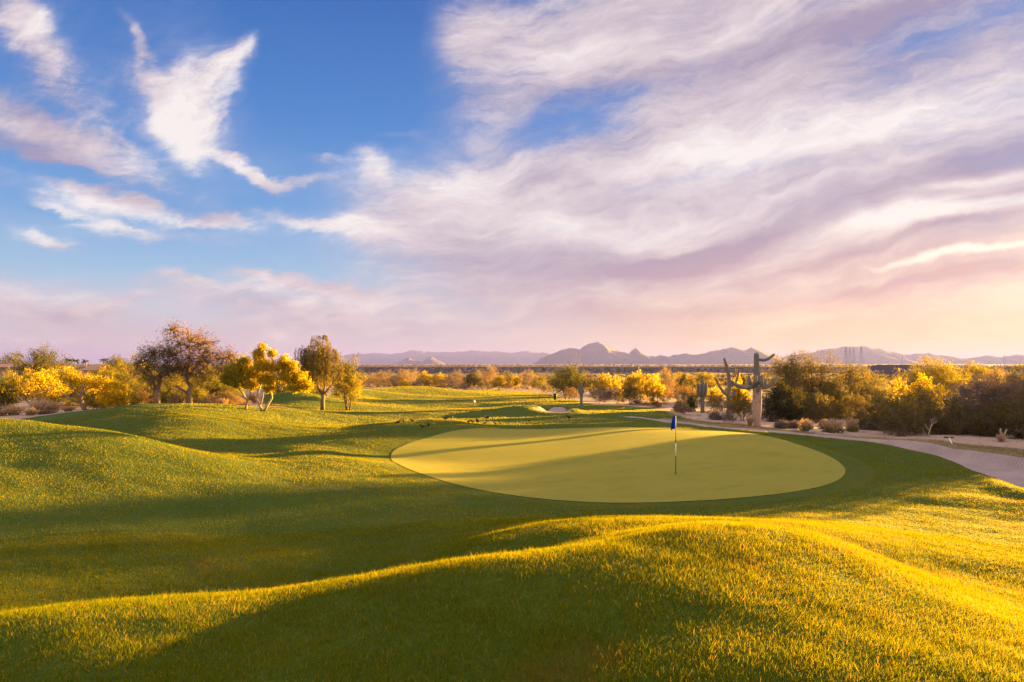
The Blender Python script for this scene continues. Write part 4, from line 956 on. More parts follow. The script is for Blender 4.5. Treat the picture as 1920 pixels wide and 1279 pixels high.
def cactus(px, Y, label, trunk, arms, group='saguaro cacti', cork=None):
    X = (px - 960) / F * Y; z = gz(X, Y); S = Y / F
    r_ = root('saguaro_cactus', (X, Y, z - .04), label, 'cactus', group)
    cv = lambda pts: ([np.array([a * S, d, b * S]) for a, b, d, q in pts], [q * S for a, b, d, q in pts])
    if cork: ribbed(*cv(cork), ribs=16, dep=.10, dome=False).build('lower_trunk', m_cork, r_, True)
    ribbed(*cv(trunk), ribs=14, dep=.18).build('upper_trunk' if cork else 'trunk', m_cact, r_, True)
    for a in arms: ribbed(*cv([(p[0], p[1], p[2], p[3] * (.68 if px == 1366 else .84 if px > 1300 else 1)) for p in a]), ribs=11, dep=.2).build('arm', m_cact, r_, True)
    return r_
cactus(1419.5, 45, 'big saguaro by the bunker with sideways arms and a tan corky trunk',
    [(.5, 66, 0, 8.0), (.5, 80, 0, 8.2), (0, 92, 0, 6.6), (-.5, 108, 0, 5.6), (-1, 122, 0, 4.9), (-1, 134, 0, 4.8)],
    [[(-5, 78, 0, 4.5), (-16, 74, -.1, 5.2), (-30, 75, -.2, 5.0), (-42, 79, -.2, 4.4), (-50, 85, -.2, 3.6)],
     [(5, 74, 0, 4.2), (16, 75, -.15, 4.8), (26, 82, -.2, 4.6), (34, 92, -.2, 4.0)],
     [(4, 126, 0, 3.2), (12, 125, 0, 3.6), (22, 128, 0, 3.4), (31, 135, 0, 2.6)],
     [(-4, 76, -.2, 3.4), (-7, 84, -.42, 4.4), (-7, 94, -.42, 3.6)],
     [(2, 76, -.25, 3.4), (3, 84, -.5, 4.6), (4, 93, -.5, 3.8)],
     [(-8, 76, .1, 3.4), (-14, 82, 0, 4.2), (-15, 93, 0, 3.4)],
     [(8, 76, .1, 3.2), (14, 80, 0, 4.4), (16, 87, 0, 3.4)],
     [(-2, 72, -.2, 3.0), (-3, 68, -.5, 4.0), (-3, 76, -.62, 3.6)]],
    cork=[(0, -2, 0, 7.0), (.5, 10, 0, 6.4), (0, 30, 0, 7.6), (0, 52, 0, 8.2), (.5, 74, 0, 8.2)])
cactus(1366, 54, 'thin saguaro with two upright arms behind the big one, to its left',
    [(0, 0, 0, 3.6), (0, 30, 0, 3.7), (0, 45, 0, 3.6), (2, 66, 0, 3.6), (0, 84, 0, 3.2), (-4, 100, 0, 2.8), (-8, 112, 0, 2.1)],
    [[(-2, 44, 0, 3.6), (-10, 50, -.1, 3.8), (-18, 62, -.1, 3.4), (-26, 77, -.1, 2.6)], [(2, 40, 0, 3), (9, 44, 0, 3.2), (11, 54, 0, 2.6)], [(3, 60, 0, 2.6), (14, 66, .2, 3.0), (20, 82, .3, 2.6), (22, 96, .3, 2.2)]])
cactus(1317, 60, 'candelabra saguaro with a crown of close upright arms on a bare trunk',
    [(0, 0, 0, 3.8), (0, 16, 0, 3.6), (0, 34, 0, 4.2), (0, 46, 0, 4.2), (0, 56, 0, 3.4), (0, 62, 0, 2.2)],
    [[(2 * math.cos(a), 32, .08 * math.sin(a), 2.0), (6.5 * math.cos(a), 35, .30 * math.sin(a), 2.7), (8.2 * math.cos(a), 42, .38 * math.sin(a), 3.0), (8.2 * math.cos(a), tp, .38 * math.sin(a), 2.5)]
     for a, tp in ((0.1, 56), (.95, 52), (1.9, 50), (3.0, 54), (3.9, 52), (4.7, 51), (5.4, 55))])
cactus(1090, 67, 'lone slim pole saguaro with one stubby arm beside the fairway',
    [(0, -1, 0, 2.4), (0, 14, 0, 2.4), (0, 28, 0, 2.8), (.5, 40, 0, 2.3), (1, 47, 0, 1.6)], [[(-1, 25, 0, 1.6), (-4, 27, 0, 1.9), (-4.5, 36, 0, 1.6)], [(1, 26, 0, 1.5), (3.6, 27, 0, 1.6), (4, 31, 0, 1.3)]])
cactus(170, 88, 'dark three-stemmed saguaro against the small tiled house at left',
    [(0, -10, 0, 2.6), (0, 8, 0, 2.8), (1, 24, 0, 2.4), (1.5, 34, 0, 1.9)], [[(-1, 4, 0, 2.0), (-6, 6, 0, 2.6), (-7, 14, 0, 2.4), (-7, 24, 0, 1.8)], [(1, 4, 0, 2.0), (5, 7, -.2, 2.4), (6, 13, -.2, 2.0)], [(-1, 3, -.2, 2.0), (-3, 5, -.6, 2.4), (-3, 13, -.6, 2.0)]])
cactus(1904, 90, 'small far saguaro sticking up on the right skyline',
    [(0, -4, 0, 1.6), (0, 10, 0, 1.6), (0, 16, 0, 1.1)], [])

# spindly dry tree and forked stump on the bare soil
def bare(px, base, label, name, parts, m=None, leaf=None):
    X, Y = hit(px, base); z = gz(X, Y); S = Y / F
    r_ = root(name, (X, Y, z - .03), label, 'stump' if 'stump' in name else 'tree'); mb = MB(); rg = np.random.default_rng(int(px))
    tips = []
    for pts, r0, r1 in parts:
        P3 = [np.array([a * S, d, b * S]) for a, b, d in pts]; mb.tube(P3, [r0 + (r1 - r0) * i / (len(P3) - 1) for i in range(len(P3))], 7); tips.append(P3[-1])
    mb.build('trunk', m or m_pale, r_, True)
    if leaf:
        A = np.repeat(np.array(tips), 26, 0); V, Fq = leaf_quads(A + rg.normal(0, .10, A.shape), unit(rg.normal(0, 1, A.shape) + np.array([0, 0, .5])), .13, .022, rg); add('crown', np_mesh('crown', V, Fq), LEAF[leaf], r_)
bare(1740, 819, 'spindly leaning dry sapling alone on the bare soil', 'dead_tree',
     [([(0, -1, 0), (2, 8, 0), (5, 18, 0), (7, 26, 0)], .045, .025), ([(3, 12, 0), (-2, 20, .1), (-4, 26, .1)], .022, .012), ([(5, 18, 0), (11, 26, 0), (18, 30, 0)], .022, .010), ([(7, 26, 0), (6, 32, 0)], .02, .01), ([(0, 2, 0), (-6, 8, 0), (-8, 14, .1)], .02, .01), ([(0, 1, 0), (-4, 4, .1), (-10, 8, .1)], .018, .01), ([(7, 26, 0), (14, 33, .1)], .015, .008)], leaf='grey')
bare(1880, 827, 'pale forked stump with two upturned prongs at the right edge', 'tree_stump',
     [([(0, -1, 0), (0, 6, 0), (-1, 12, 0)], .11, .075), ([(-1, 11, 0), (-4, 17, 0), (-4, 25, 0)], .06, .03), ([(-1, 11, 0), (4, 14, 0), (6, 20, 0), (7, 23, 0)], .055, .03), ([(2, 0, 0), (6, 4, .1), (4, 12, .1)], .04, .02)])
tuft(1877, 829, 815, 20, 'small dry grass clump round the forked pale stump', n=200)

# ------------------------------------------------------------------ flagstick on the green
def solid(name, col, rough=.6, spec=.3, nscale=20, var=.25, metal=0):
    m, t = mat(name); n = t.noise(t.n('ShaderNodeTexCoord').outputs['Object'], nscale, 4, .6)
    finish(t, t.mixc(n, tuple(c * (1 - var) for c in col), tuple(min(1, c * (1 + var)) for c in col)), rough, None, 0, spec); return m
m_blk = solid("black_paint", (.03, .025, .022)); m_wht = solid("white_paint", (.78, .74, .68), .5, .3, 20, .06); m_brn = solid("dark_red_paint", (.13, .05, .025))
m_flag = leafy("blue_flag_cloth", (.008, .035, .33), (.012, .05, .42), (1.2, 1.1, 1.2), .25, 3)
X, Y = hit(1267, 890); z = gz(X, Y) + .012; S = Y / F
fs_ = root('flagstick', (X, Y, z), 'striped flagstick with limp blue flag in the putting green', 'flagstick')
for nm, a, b, m in (('pole_section', -.08, 34, m_blk), ('pole_section', 34, 57.5, m_wht), ('pole_section', 57.5, 77, m_brn), ('pole_section', 77, 110.5, m_wht)):
    q = MB(); z0 = a * S if a > 0 else a; q.tube([(0, 0, z0), (0, 0, (z0 + b * S) / 2), (0, 0, b * S)], .017 if m is m_wht else .0155, 10); q.build(nm, m, fs_, True)
q = MB(); q.ell((0, 0, 110.5 * S), (.022, .022, .03)); q.build('finial', m_blk, fs_, True)
def flag():
    nu, nv = 9, 20; vs = []; h = 27.5 * S
    for j in range(nv + 1):
        v = j / nv
        for i in range(nu + 1):
            u_ = i / nu; wdt = (.05 + .09 * math.sin(min(1, v * 1.15) * math.pi * .62)) * (1 if v < .8 else 1 - (v - .8) * 2.2)
            vs.append((-.018 - u_ * wdt - .02 * v * u_ - max(0, v - .55) * .14 * u_, .035 * math.sin(u_ * 9 + v * 3) * (.3 + v) * u_, 109.5 * S - v * h * (.86 + .14 * u_) + .0))
    n = nu + 1; me = MB(); me.add(vs, [(j * n + i, j * n + i + 1, (j + 1) * n + i + 1, (j + 1) * n + i) for j in range(nv) for i in range(nu)])
    o = me.build('flag', m_flag, fs_, True); s_ = o.modifiers.new('cloth', 'SOLIDIFY'); s_.thickness = .004
flag()
q = MB(); q.tube([(0, 0, -.1), (0, 0, .004)], .054, 20); q.build('hole_cup', m_blk, fs_, True)

# ------------------------------------------------------------------ bunker rake, bin, tee marker
m_wood = solid("weathered_grey_wood", (.42, .36, .30)); m_pls = solid("dark_green_plastic", (.012, .06, .045))
X, Y = hit(1783, 833); z = gz(X, Y); S = Y / F
rk_ = root('bunker_rake', (X, Y, z), 'bunker rake lying on the sand bank, head up, pale handle', 'rake')
q = MB(); q.tube([(-1.5 * S, -.15, .02), (3 * S, .15, 4.5 * S), (7.5 * S, .45, 10 * S)], [.026, .024, .022], 8); q.build('handle', m_wht, rk_, True)
q = MB(); q.tube([(-2.5 * S, .45, 10.3 * S), (7.5 * S, .45, 10.2 * S), (16 * S, .45, 10.2 * S)], .032, 6)
for i in range(10): q.tube([((-2 + i * 1.95) * S, .45, 10.2 * S), ((-2 + i * 1.95) * S, .40, 8.6 * S)], [.012, .008], 5)
q.build('rake_head', m_blk, rk_)
X, Y = hit(1041, 752.5); z = gz(X, Y); S = Y / F
bn = root('litter_bin', (X, Y, z), 'small dark green post bin standing on the shaded fairway', 'bin')
q = MB(); q.tube([(0, 0, 0), (0, 0, .22)], .06, 10); q.build('post', m_blk, bn, True)
q = MB(); q.tube([(0, 0, .2), (0, 0, .24), (0, 0, .72), (0, 0, .78)], [.12, .17, .19, .19], 14); q.build('body', m_pls, bn, True)
q = MB(); q.tube([(0, 0, .78), (0, 0, .83), (0, 0, .9)], [.21, .20, .06], 14); q.build('lid', m_pls, bn, True)
X, Y = hit(889, 759); z = gz(X, Y)
tm = root('yardage_marker', (X, Y, z), 'tiny white post standing alone in the far fairway', 'marker')
q = MB(); q.tube([(0, 0, -.1), (0, 0, .2)], .05, 8); q.build('stake', m_blk, tm, True)
q = MB(); q.tube([(0, 0, .2), (0, 0, .24), (0, 0, .42), (0, 0, .46)], [.08, .11, .11, .05], 12); q.build('cap', m_wht, tm, True)

# ------------------------------------------------------------------ birds on the fairway
m_bird = solid("dark_feathers", (.045, .03, .025), .8, .2, 12, .5)
def bird_mesh(wings=False):
    """one lofted body: tail, back, breast, neck, head, bill along +x"""
    prof = [(-.17, .085, .006, .012), (-.10, .085, .022, .022), (-.05, .095, .045, .042), (.0, .10, .058, .056), (.05, .112, .05, .055), (.085, .14, .032, .034), (.105, .165, .027, .027), (.128, .172, .026, .024), (.148, .168, .014, .013), (.175, .160, .003, .003)]
    n = 10; vs = [(x, ry * math.cos(2 * math.pi * k / n), zc + rz * math.sin(2 * math.pi * k / n)) for x, zc, ry, rz in prof for k in range(n)]
    fs = [(i * n + k, i * n + (k + 1) % n, (i + 1) * n + (k + 1) % n, (i + 1) * n + k) for i in range(len(prof) - 1) for k in range(n)] + [tuple(range(n - 1, -1, -1)), tuple((len(prof) - 1) * n + k for k in range(n))]
    b = MB(); b.add(vs, fs)
    return b.mesh('bird', True)
bm_ = bird_mesh()
def legs():
    b = MB()
    for s in (-1, 1):
        b.tube([(.0, s * .02, .06), (-.012, s * .022, .03), (.004, s * .022, .004)], .004, 5)
        for a in (-.5, 0, .5): b.tube([(.004, s * .022, .005), (.004 + .03 * math.cos(a), s * .022 + .03 * math.sin(a), .003)], .003, 4)
    return b.mesh('legs')
lg_ = legs()
BIRDS = [(746, 796.5, 1.3, 'leftmost dark bird standing on the sunlit fairway'), (757, 795, 1.2, 'second dark bird from the left on the sunlit fairway'), (774, 793, 1.1, 'third dark bird from the left, by the shaded shoulder'),
 (836, 789, 1.3, 'left bird of the pair on top of the shaded shoulder'), (847, 789, 1.2, 'right bird of the pair on top of the shaded shoulder'), (792, 804.5, 1.2, 'lower left bird in the dark hollow by the green'), (803, 802.5, 1.2, 'upper right bird in the dark hollow by the green'),
 (879, 794, 1.0, 'small bird left of the larger bird under the flying one'), (885, 794, 1.0, 'small bird right next to the larger bird under the flying one'), (895.5, 795.5, 1.7, 'larger dark bird on the grass just below the flying bird'),
 (909, 797, .9, 'tiny bird right below the flying bird'), (929, 797.5, .9, 'tiny bird on the grass right of the flying bird'), (938, 797, .9, 'farther of the two tiny birds right of the flying bird'), (993, 791.5, 1.0, 'single tiny bird in mid fairway below the small bunker'), (1047, 787, 1.0, 'tiny bird left of the rightmost bird'), (1067, 786.5, 1.6, 'rightmost dark bird on the grass below the small bunker')]
for i, (px, py, s, lb) in enumerate(BIRDS):
    X, Y = hit(px, py)
    o = bpy.data.objects.new('bird', bm_); sc.collection.objects.link(o); o.location = (X, Y, gz(X, Y) + .015); o.rotation_euler = (0, 0, i * 1.9); o.scale = (s,) * 3
    if not bm_.materials: bm_.materials.append(m_bird)
    tag(o, lb, 'bird', 'small dark birds feeding on the fairway'); add('legs', lg_, m_bird, o)
fx, fy, fz = pv(911, 789.5, 50)
fb = bpy.data.objects.new('bird', bm_); sc.collection.objects.link(fb); fb.location = (fx, fy, fz); fb.rotation_euler = (0, R(-12), R(200)); fb.scale = (1.7,) * 3
tag(fb, 'dark bird flying low over the fairway with raised wings', 'bird', 'small dark birds feeding on the fairway')
for s in (-1, 1):
    q = MB(); vs = []
    for k, (yy, zz, c0, c1) in enumerate([(.03, .13, .06, -.06), (.09, .18, .065, -.065), (.15, .215, .05, -.06), (.20, .225, .02, -.05), (.24, .22, -.01, -.04)]):
        vs += [(c0, s * yy, zz), (c1, s * yy, zz - .006), (c1, s * yy, zz - .014), (c0, s * yy, zz - .012)]
    q.add(vs, [(a * 4 + k, a * 4 + (k + 1) % 4, a * 4 + 4 + (k + 1) % 4, a * 4 + 4 + k) for a in range(4) for k in range(4)] + [(3, 2, 1, 0), (16, 17, 18, 19)]); q.build('wing', m_bird, fb)

# ------------------------------------------------------------------ rocks
m_rock, t = mat("pale_rock"); nn = t.noise(t.n('ShaderNodeTexCoord').outputs['Object'], 6, 5, .6); finish(t, t.mixc(nn, (.26, .20, .17), (.5, .41, .35)), .95, bump(t, nn, .05))
def rock_mesh(seed):
    rg = np.random.default_rng(seed); b = MB(); b.ell((0, 0, 0), (1, .8, .6), 12, 8); f = rg.normal(0, 1.6, (5, 3)); ph = rg.uniform(0, 6, 5)
    b.v = [tuple(np.array(p) * (1 + .09 * sum(math.sin(np.dot(f[i], p) + ph[i]) for i in range(5)))) for p in b.v]; return b.mesh('rock')
rks = [rock_mesh(i) for i in range(4)]
for i, (px, py, s, lb) in enumerate([(1522, 812, .20, 'pale rounded rock left of the largest pink-plumed grass'), (1492, 809, .13, 'small white rock right of the big saguaro'), (1896, 822, .2, 'pale rock right of the forked stump'), (1660, 812, .12, 'small rock below the wide grey-purple shrub'),
     (1310, 780, .2, 'small rock at the candelabra cactus foot'), (1692, 815, .10, 'tiny rock left of the spindly dry sapling'), (1780, 822, .12, 'small rock above the rake on bare soil'), (1620, 811, .1, 'tiny rock right of the straw grass clump')]):
    X, Y = hit(px, py); o = bpy.data.objects.new('rock', rks[i % 4]); sc.collection.objects.link(o); o.location = (X, Y, gz(X, Y) + s * .25); o.scale = (s,) * 3; o.rotation_euler = (0, 0, i * 1.3)
    if not rks[i % 4].materials: rks[i % 4].materials.append(m_rock)
    tag(o, lb, 'rock', 'loose rocks on the desert soil')
rg = np.random.default_rng(77); n = 1400; gxx = rg.uniform(8, 48, n); gyy = rg.uniform(34, 80, n); k = bil(sdTg, gxx, gyy) < -.25
k &= sd_poly(SAND, gxx, gyy) < -.3; gxx, gyy = gxx[k], gyy[k]; ss = rg.uniform(.02, .075, len(gxx)); zz = H(gxx, gyy)
base = np.array([(1, 0, 0), (-.5, .8, 0), (-.5, -.8, 0), (.1, .1, .8), (.1, 0, -.6)]); fcs = np.array([(0, 1, 3), (1, 2, 3), (2, 0, 3), (1, 0, 4), (2, 1, 4), (0, 2, 4)])
ang = rg.uniform(0, 6.28, len(ss)); ca, sa = np.cos(ang)[:, None], np.sin(ang)[:, None]
V = np.stack([base[None, :, 0] * ca - base[None, :, 1] * sa, base[None, :, 0] * sa + base[None, :, 1] * ca, np.repeat(base[None, :, 2], len(ss), 0)], -1) * ss[:, None, None] + np.stack([gxx, gyy, zz + ss * .2], -1)[:, None]
tag(add('gravel', np_mesh('gravel', V.reshape(-1, 3), (fcs[None] + 5 * np.arange(len(ss))[:, None, None]).reshape(-1, 3)), m_rock), kind='stuff')

# ------------------------------------------------------------------ houses
m_roofp = solid("purple_grey_roof_tiles", (.075, .05, .06), .8, .2, 6, .3); m_rooft = solid("terracotta_roof_tiles", (.42, .22, .14), .85, .2, 6, .25)
m_stucco = solid("pinkish_stucco", (.36, .27, .23), .9, .2, 3, .12); m_glass = solid("dark_window_glass", (.02, .02, .025), .15, .5, 3, .1); m_fasc = solid("brown_fascia", (.16, .10, .08))
def house(x0, x1, y0, y1, z0, ze, zr, label, mroof, wins, hip=2.5, over=.5):
    cx, cy_ = (x0 + x1) / 2, (y0 + y1) / 2; h_ = root('house', (cx, cy_, z0), label, 'house', 'desert houses'); w2, d2 = (x1 - x0) / 2, (y1 - y0) / 2
    q = MB(); q.box((0, 0, (ze - z0) / 2), (2 * w2, 2 * d2, ze - z0)); q.build('wall', m_stucco, h_)
    a, b, e, rr_ = w2 + over, d2 + over, ze - z0, zr - z0; q = MB()
    vs = [(-a, -b, e), (a, -b, e), (a, b, e), (-a, b, e), (-a + hip, 0, rr_), (a - hip, 0, rr_), (-a, -b, e + .22), (a, -b, e + .22), (a, b, e + .22), (-a, b, e + .22)]
    q.add(vs, [(3, 2, 1, 0), (6, 7, 5, 4), (7, 8, 5), (8, 9, 4, 5), (9, 6, 4), (0, 1, 7, 6), (1, 2, 8, 7), (2, 3, 9, 8), (3, 0, 6, 9)]); rf = q.build('roof', mroof, h_)
    q = MB(); q.box((0, -b - .04, e + .05), (2 * a, .06, .34)); q.build('fascia', m_fasc, h_)
    for wx, wz, ww, wh in wins:
        q = MB(); q.box((wx, -d2 - .02, wz), (ww + .2, .1, wh + .2)); wf = q.build('window', m_fasc, h_); q = MB(); q.box((wx, -d2 - .085, wz), (ww, .04, wh)); q.build('pane', m_glass, wf)
    return h_
# right: dark roof between the mesquites and the flat palo verde
Yh = 98; zx = lambda py, Y: CZ - (py - HY) / F * Y
house((1640 - 960) / F * Yh, (1790 - 960) / F * Yh, Yh, Yh + 9, gz(48, Yh), zx(703.5, Yh), zx(684, Yh + 4.5), 'house with dark purple roof behind the palo verdes at right', m_roofp, [(-2.6, 1.1, 1.2, 1.1), (1.5, 1.1, 1.6, 1.1)], hip=3.2)
Yh = 104
house((-130 - 960) / F * Yh, (44 - 960) / F * Yh, Yh, Yh + 10, gz(-78, Yh) - .5, zx(691, Yh), zx(682, Yh + 5), 'low house with pink tiled roof at the left edge', m_rooft, [(4.4, 1.6, .9, .8), (0, 1.6, 1.6, 1.0)], hip=1.2)
Yh = 150
house((152 - 960) / F * Yh, (190 - 960) / F * Yh, Yh, Yh + 7, gz(-90, Yh) - .5, zx(696, Yh), zx(683, Yh + 3), 'small tiled house behind the three-stemmed saguaro', m_rooft, [(.8, 2.2, .8, .8)], hip=1.5)

# ------------------------------------------------------------------ far palms, pylons
def palm(px, Y, top, label):
    X = (px - 960) / F * Y; z = gz(X, Y); h = CZ - (top - HY) / F * Y - z; r_ = root('palm_tree', (X, Y, z), label, 'palm', 'distant palms on the left skyline')
    q = MB(); q.tube([(0, 0, 0), (.1, 0, h * .5), (0, 0, h - 1.2)], [.3, .24, .2], 7); q.build('trunk', m_bark, r_); rg = np.random.default_rng(int(px)); p = []; d = []
    for i in range(26):
        a = rg.uniform(0, 6.28); e = rg.uniform(-.5, 1.1)
        for s in np.linspace(.2, 1.9, 9): p.append((math.cos(a) * s * math.cos(e * .6), math.sin(a) * s * math.cos(e * .6), h - 1.2 + s * math.sin(e) - .22 * s * s)); d.append((math.cos(a), math.sin(a), .2 - .4 * s))
    V, Fq = leaf_quads(np.array(p), unit(np.array(d) + rg.normal(0, .4, (len(d), 3))), .9, .22, rg); add('crown', np_mesh('crown', V, Fq), LEAF['dark'], r_)
for px, top, lb in ((125, 671.5, 'leftmost of the tiny palms on the left skyline'), (131, 671, 'tiny palm touching the leftmost one on the left skyline'), (141, 672.5, 'tiny palm above the gap between house and saguaro'), (161, 673, 'tiny palm just left of the saguaro cluster tip'), (195, 670.5, 'tallest tiny palm right of the saguaro cluster'), (36, 662, 'tiny palm between the two left green trees')): palm(px, 330, top, lb)
m_steel = solid("galvanised_steel", (.17, .14, .14), .6, .4, 1, .1)
def pylon_mesh(h):
    b = MB(); lv = [0, .2, .38, .53, .66, .78, .88, 1.0]; hw = lambda f: 5.2 * (1 - f) ** 1.25 * (h / 50) + .75; r = .14
    cs = [[(s * hw(f), q * hw(f), f * h) for s, q in ((-1, -1), (1, -1), (1, 1), (-1, 1))] for f in lv]
    for i in range(len(lv) - 1):
        for k in range(4):
            b.tube([cs[i][k], cs[i + 1][k]], r * 1.3, 4, False); b.tube([cs[i][k], cs[i + 1][(k + 1) % 4]], r * .8, 4, False); b.tube([cs[i][(k + 1) % 4], cs[i + 1][k]], r * .8, 4, False); b.tube([cs[i + 1][k], cs[i + 1][(k + 1) % 4]], r * .7, 4, False)
    return b.mesh('tower')
def arms_mesh(h):
    b = MB()
    for f, L in ((.70, 5.5), (.82, 6.5), (.93, 4.5)):
        for s in (-1, 1):
            b.tube([(0, -.5, f * h), (s * L, 0, f * h + .5)], .24, 4); b.tube([(0, .5, f * h), (s * L, 0, f * h + .5)], .24, 4); b.tube([(0, 0, f * h + 2.0), (s * L, 0, f * h + .5)], .2, 4); b.tube([(s * L, 0, f * h + .5), (s * L, 0, f * h - 1.4)], .15, 4)
    return b.mesh('crossarms')
pm, pa = pylon_mesh(50), arms_mesh(50)
for px, Y, top, lb in ((1079, 1900, 659, 'left pylon of the pair in front of the main peak'), (1087, 1950, 658, 'right pylon of the pair in front of the main peak'), (1586, 1700, 649, 'leftmost of the four pylons above the right thicket'), (1593.5, 2100, 651.5, 'second from left of the four pylons above the right thicket'),
     (1601, 2100, 653, 'third from left of the four pylons above the right thicket'), (1615, 1650, 648, 'rightmost and tallest of the four pylons above the right thicket'), (639, 2100, 660, 'pylon directly right of the weeping tree crown'), (663, 2100, 662, 'left pylon of the pair above the thin olive tree'), (672, 2000, 660, 'right pylon of the pair above the thin olive tree'), (1692, 2500, 667, 'thin faint pylon above the flat yellow-green palo verde'), (1883, 2200, 664, 'faint pylon on the skyline near the right edge')):
    X = (px - 960) / F * Y; z = gz(X, Y); h = CZ - (top - HY) / F * Y - z; o = root('pylon', (X, Y, z), lb, 'pylon', 'power line pylons on the plain', rz=R(30)); o.scale = (h / 50 * (.6 if px > 1680 else .9),) * 2 + (h / 50,)
    add('tower', pm, m_steel, o); add('crossarms', pa, m_steel, o)

# ------------------------------------------------------------------ far desert: scrub, embankment, mountains
def clumps(name, x, y, s, hfac, k, m, seed, leaf=.42):
    rg = np.random.default_rng(seed); n = len(x); z = H(x, y); p = unit(rg.normal(size=(n, k, 3))) * rg.uniform(.3, 1, (n, k, 1)) * np.array([1, 1, hfac]) * s[:, None, None]
    p[..., 2] = np.abs(p[..., 2]) + .15 * s[:, None]; p += np.stack([x, y, z], -1)[:, None]
    sz = np.repeat(s, k); d = unit(rg.normal(0, 1, (n * k, 3)) + np.array([0, 0, .5])); q = unit(np.cross(d, rg.normal(size=(n * k, 3)))); pp = p.reshape(-1, 3)
    L = (leaf * sz * rg.uniform(.6, 1.4, n * k))[:, None]; V = np.stack([pp - d * L, pp + q * L * .6, pp + d * L, pp - q * L * .6], 1).reshape(-1, 3)
    return tag(add(name, np_mesh(name, V, np.arange(4 * n * k).reshape(-1, 4)), m), kind='stuff')
m_scr = leafy("grey_green_scrub", (.06, .048, .028), (.15, .11, .06), (1.3, 1.1, .8), .3, .05, ((.26, .2, .04), .9))
rg = np.random.default_rng(9)
def fan(n, y0, y1, p, wide=.9): q = 1 - p; y = (y0 ** (1 - p) + rg.random(n) * (y1 ** (1 - p) - y0 ** (1 - p))) ** (1 / (1 - p)); return rg.uniform(-wide, wide, n) * y, y
x, y = fan(2600, 165, 640, 1.2); clumps('desert_scrub', x, y, rg.uniform(.9, 2.3, len(x)), .8, 34, m_scr, 1, .26)
x, y = fan(900, 72, 170, .8); k = (bil(np.clip(sdT, -40, 5), x, y) < -3) & ((x < -34) | (x > 26) | (y > 135)); x, y = x[k], y[k]; clumps('desert_brush', x, y, rg.uniform(.5, 1.2, len(x)), .8, 60, LEAF['tan'], 2, .16)
x, y = fan(5200, 800, 5200, 1.35); clumps('plain_scrub', x, y, rg.uniform(1.6, 4.2, len(x)), .75, 14, m_scr, 3, .34)
# flood embankment across the plain: sloping scrub face with a pale track on its crest
m_bank, t = mat("embankment_scrub"); pos = geo(t).outputs['Position']; nn = t.noise(pos, .16, 6, .75)
finish(t, t.mixc(t.sstep(nn, .42, .58), (.20, .13, .10), (.07, .055, .045)), .95)
m_track, t = mat("embankment_track"); pos = geo(t).outputs['Position']; finish(t, t.mixc(t.noise(pos, .1, 5, .6), (.24, .16, .125), (.36, .25, .20)), .95)
xs = np.linspace(-1500, 1500, 301)
def strip(name, prof, m):
    V = []; 
    for xx in xs:
        wv = 3 * math.sin(xx / 210) + .12 * math.sin(xx / 31)
        for yy, zz in prof: V.append((xx, yy + wv, zz + .10 * math.sin(xx / 47 + yy)))
    n = len(prof); ix = np.arange(len(V)).reshape(len(xs), n); q = np.stack([ix[:-1, :-1], ix[1:, :-1], ix[1:, 1:], ix[:-1, 1:]], -1).reshape(-1, 4)
    return tag(add(name, np_mesh(name, np.array(V), q, True), m), kind='structure')
strip('embankment', [(660, -5.6), (675, -3.4), (692, -.2), (699, .75)], m_bank)
strip('embankment_road', [(699, .78), (702, 1.25), (704, 1.32), (712, 1.1), (735, -2.4)], m_track)
n = 5200; x = rg.uniform(-640, 640, n); f = rg.random(n); y = 664 + f * 32 + 3 * np.sin(x / 210)
pz = np.interp(y - 3 * np.sin(x / 210), [660, 675, 692, 699], [-5.6, -3.4, -.2, .75]); _H = H; H = lambda a, b: pz
clumps('embankment_brush', x, y, rg.uniform(.5, 1.3, n), .8, 12, m_scr, 4, .4); H = _H
m_mtn, t = mat("mountain_rock"); pos = geo(t).outputs['Position']; nn = t.noise(pos, .006, 8, .7); finish(t, t.mixc(nn, (.10, .075, .07), (.20, .15, .13)), .95, bump(t, nn, 60))
def range_(name, prof, D, depth, seed, rough=.10):
    """a mountain range: its skyline read off the photo and set at its real distance, with spurs and gullies down both flanks"""
    rg = np.random.default_rng(seed); px = np.array([p[0] for p in prof], float); py = np.array([p[1] for p in prof], float)
    xs_ = np.arange(px.min(), px.max() + .1, 1.6); top = np.interp(xs_, px, py); hgt = np.maximum((HY - top) / F * D + CZ + 2.0, 0)
    jag = sum(a * np.sin(xs_ / l + rg.uniform(0, 6)) for a, l in ((.35, 2.1), (.5, 3.7), (.6, 7.3))) / F * D * np.clip(hgt / 60, 0, 1)
    hgt = hgt + jag * .8; X0 = (xs_ - 960) / F * D; M = 26; fr = np.concatenate([np.linspace(-1, 0, M), np.linspace(.12, 1, 8)]); V = np.empty((len(xs_), len(fr), 3))
    ph = [(rg.uniform(0, 6), L, a) for L, a in ((11, .5), (19, .7), (37, .9), (6, .3))]
    for j, f in enumerate(fr):
        gull = sum(a * np.sin((xs_ + 9 * math.sin(f * 5 + p)) / L * 2 + p * (1 + f)) for p, L, a in ph)
        fall = (1 - abs(f)) ** 1.35; zz = hgt * fall * (1 + rough * gull * 2.2 * abs(f) * (1 - abs(f)) * 2); V[:, j, 0] = X0 + rg.normal(0, 2, len(xs_)) * (f != 0); V[:, j, 1] = D + f * depth; V[:, j, 2] = zz - 2.6
    n1, n0 = len(xs_), len(fr); ix = np.arange(n1 * n0).reshape(n1, n0); q = np.stack([ix[:-1, :-1], ix[1:, :-1], ix[1:, 1:], ix[:-1, 1:]], -1).reshape(-1, 4)
    return tag(add(name, np_mesh(name, V.reshape(-1, 3), q, True), m_mtn), kind='structure')
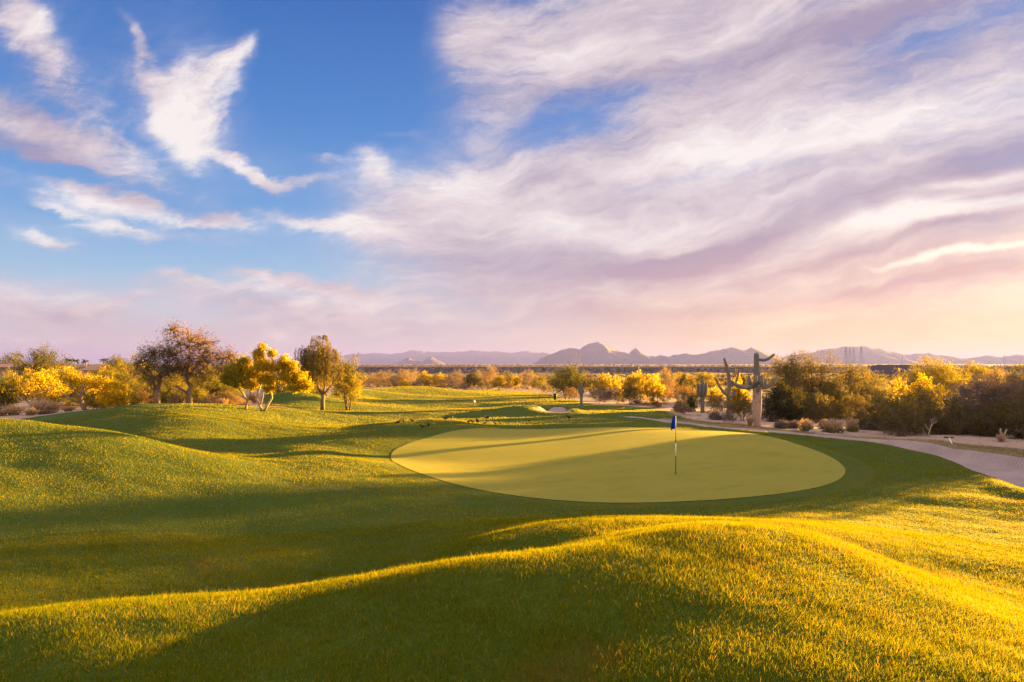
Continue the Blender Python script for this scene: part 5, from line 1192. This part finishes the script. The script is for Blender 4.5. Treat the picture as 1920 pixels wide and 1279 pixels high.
range_('mountains', [(1000,683),(1008,678),(1015,672),(1030,665),(1045,659),(1060,655),(1070,652),(1080,654),(1088,654),(1095,649),(1105,645),(1115,642),(1122,641),(1130,644),(1140,650),(1150,656),(1160,658),(1170,661),(1182,662.5),(1185,656),(1192,653),(1198,656),(1205,662),(1215,667),(1228,668),(1240,666.5),(1253,669),(1265,665),(1283,663),(1307,665),(1330,660),(1349,656),(1371,651),(1386,654),(1396,657),(1409,651),(1420,656),(1437,662),(1460,668),(1500,676),(1530,683)], 6500, 900, 1)
range_('mountains', [(1440,683),(1470,668),(1500,664),(1525,661),(1545,655),(1565,653),(1593,649.5),(1617,649.5),(1635,652),(1650,654),(1658,658),(1683,661.6),(1696,665),(1713,664),(1740,661.6),(1757,666),(1779,668.6),(1801,673),(1823,672.5),(1840,668),(1851,666),(1864,669),(1877,672),(1884,672.5),(1908,665),(1920,666),(1960,660),(2010,668),(2080,664),(2200,674),(2300,683)], 8000, 1100, 2)
range_('mountains', [(380,683),(450,677),(540,672),(600,669),(640,667),(660,664),(676,663),(705,661.6),(726,663),(754,662),(774,656),(793,658),(813,660),(829,659),(847,660.6),(883,657),(910,658.4),(933,659),(960,661),(990,658),(1005,661),(1018,660),(1040,664),(1080,672),(1140,683)], 12500, 1300, 3)
range_('hills', [(744,683),(752,678),(760,672),(767,669.5),(774,673),(786,678),(792,679),(800,672),(808,668.5),(816,671),(826,677),(836,683)], 7600, 300, 4)

# ------------------------------------------------------------------ the air between here and the mountains
hz, t = mat("haze_air"); out = t.n('ShaderNodeOutputMaterial'); vol = t.n('ShaderNodeVolumePrincipled')
vol.inputs['Color'].default_value = (.14, .17, .86, 1); vol.inputs['Density'].default_value = .000075; vol.inputs['Anisotropy'].default_value = 0.2
t.nt.links.new(vol.outputs[0], out.inputs['Volume'])
q = MB(); zt = 262.0; zb_ = float(GZ.min()) - 1.0; q.box((0, 8000, (zt + zb_) / 2), (22000, 16600, zt - zb_))
tag(q.build('haze', hz), kind='stuff')
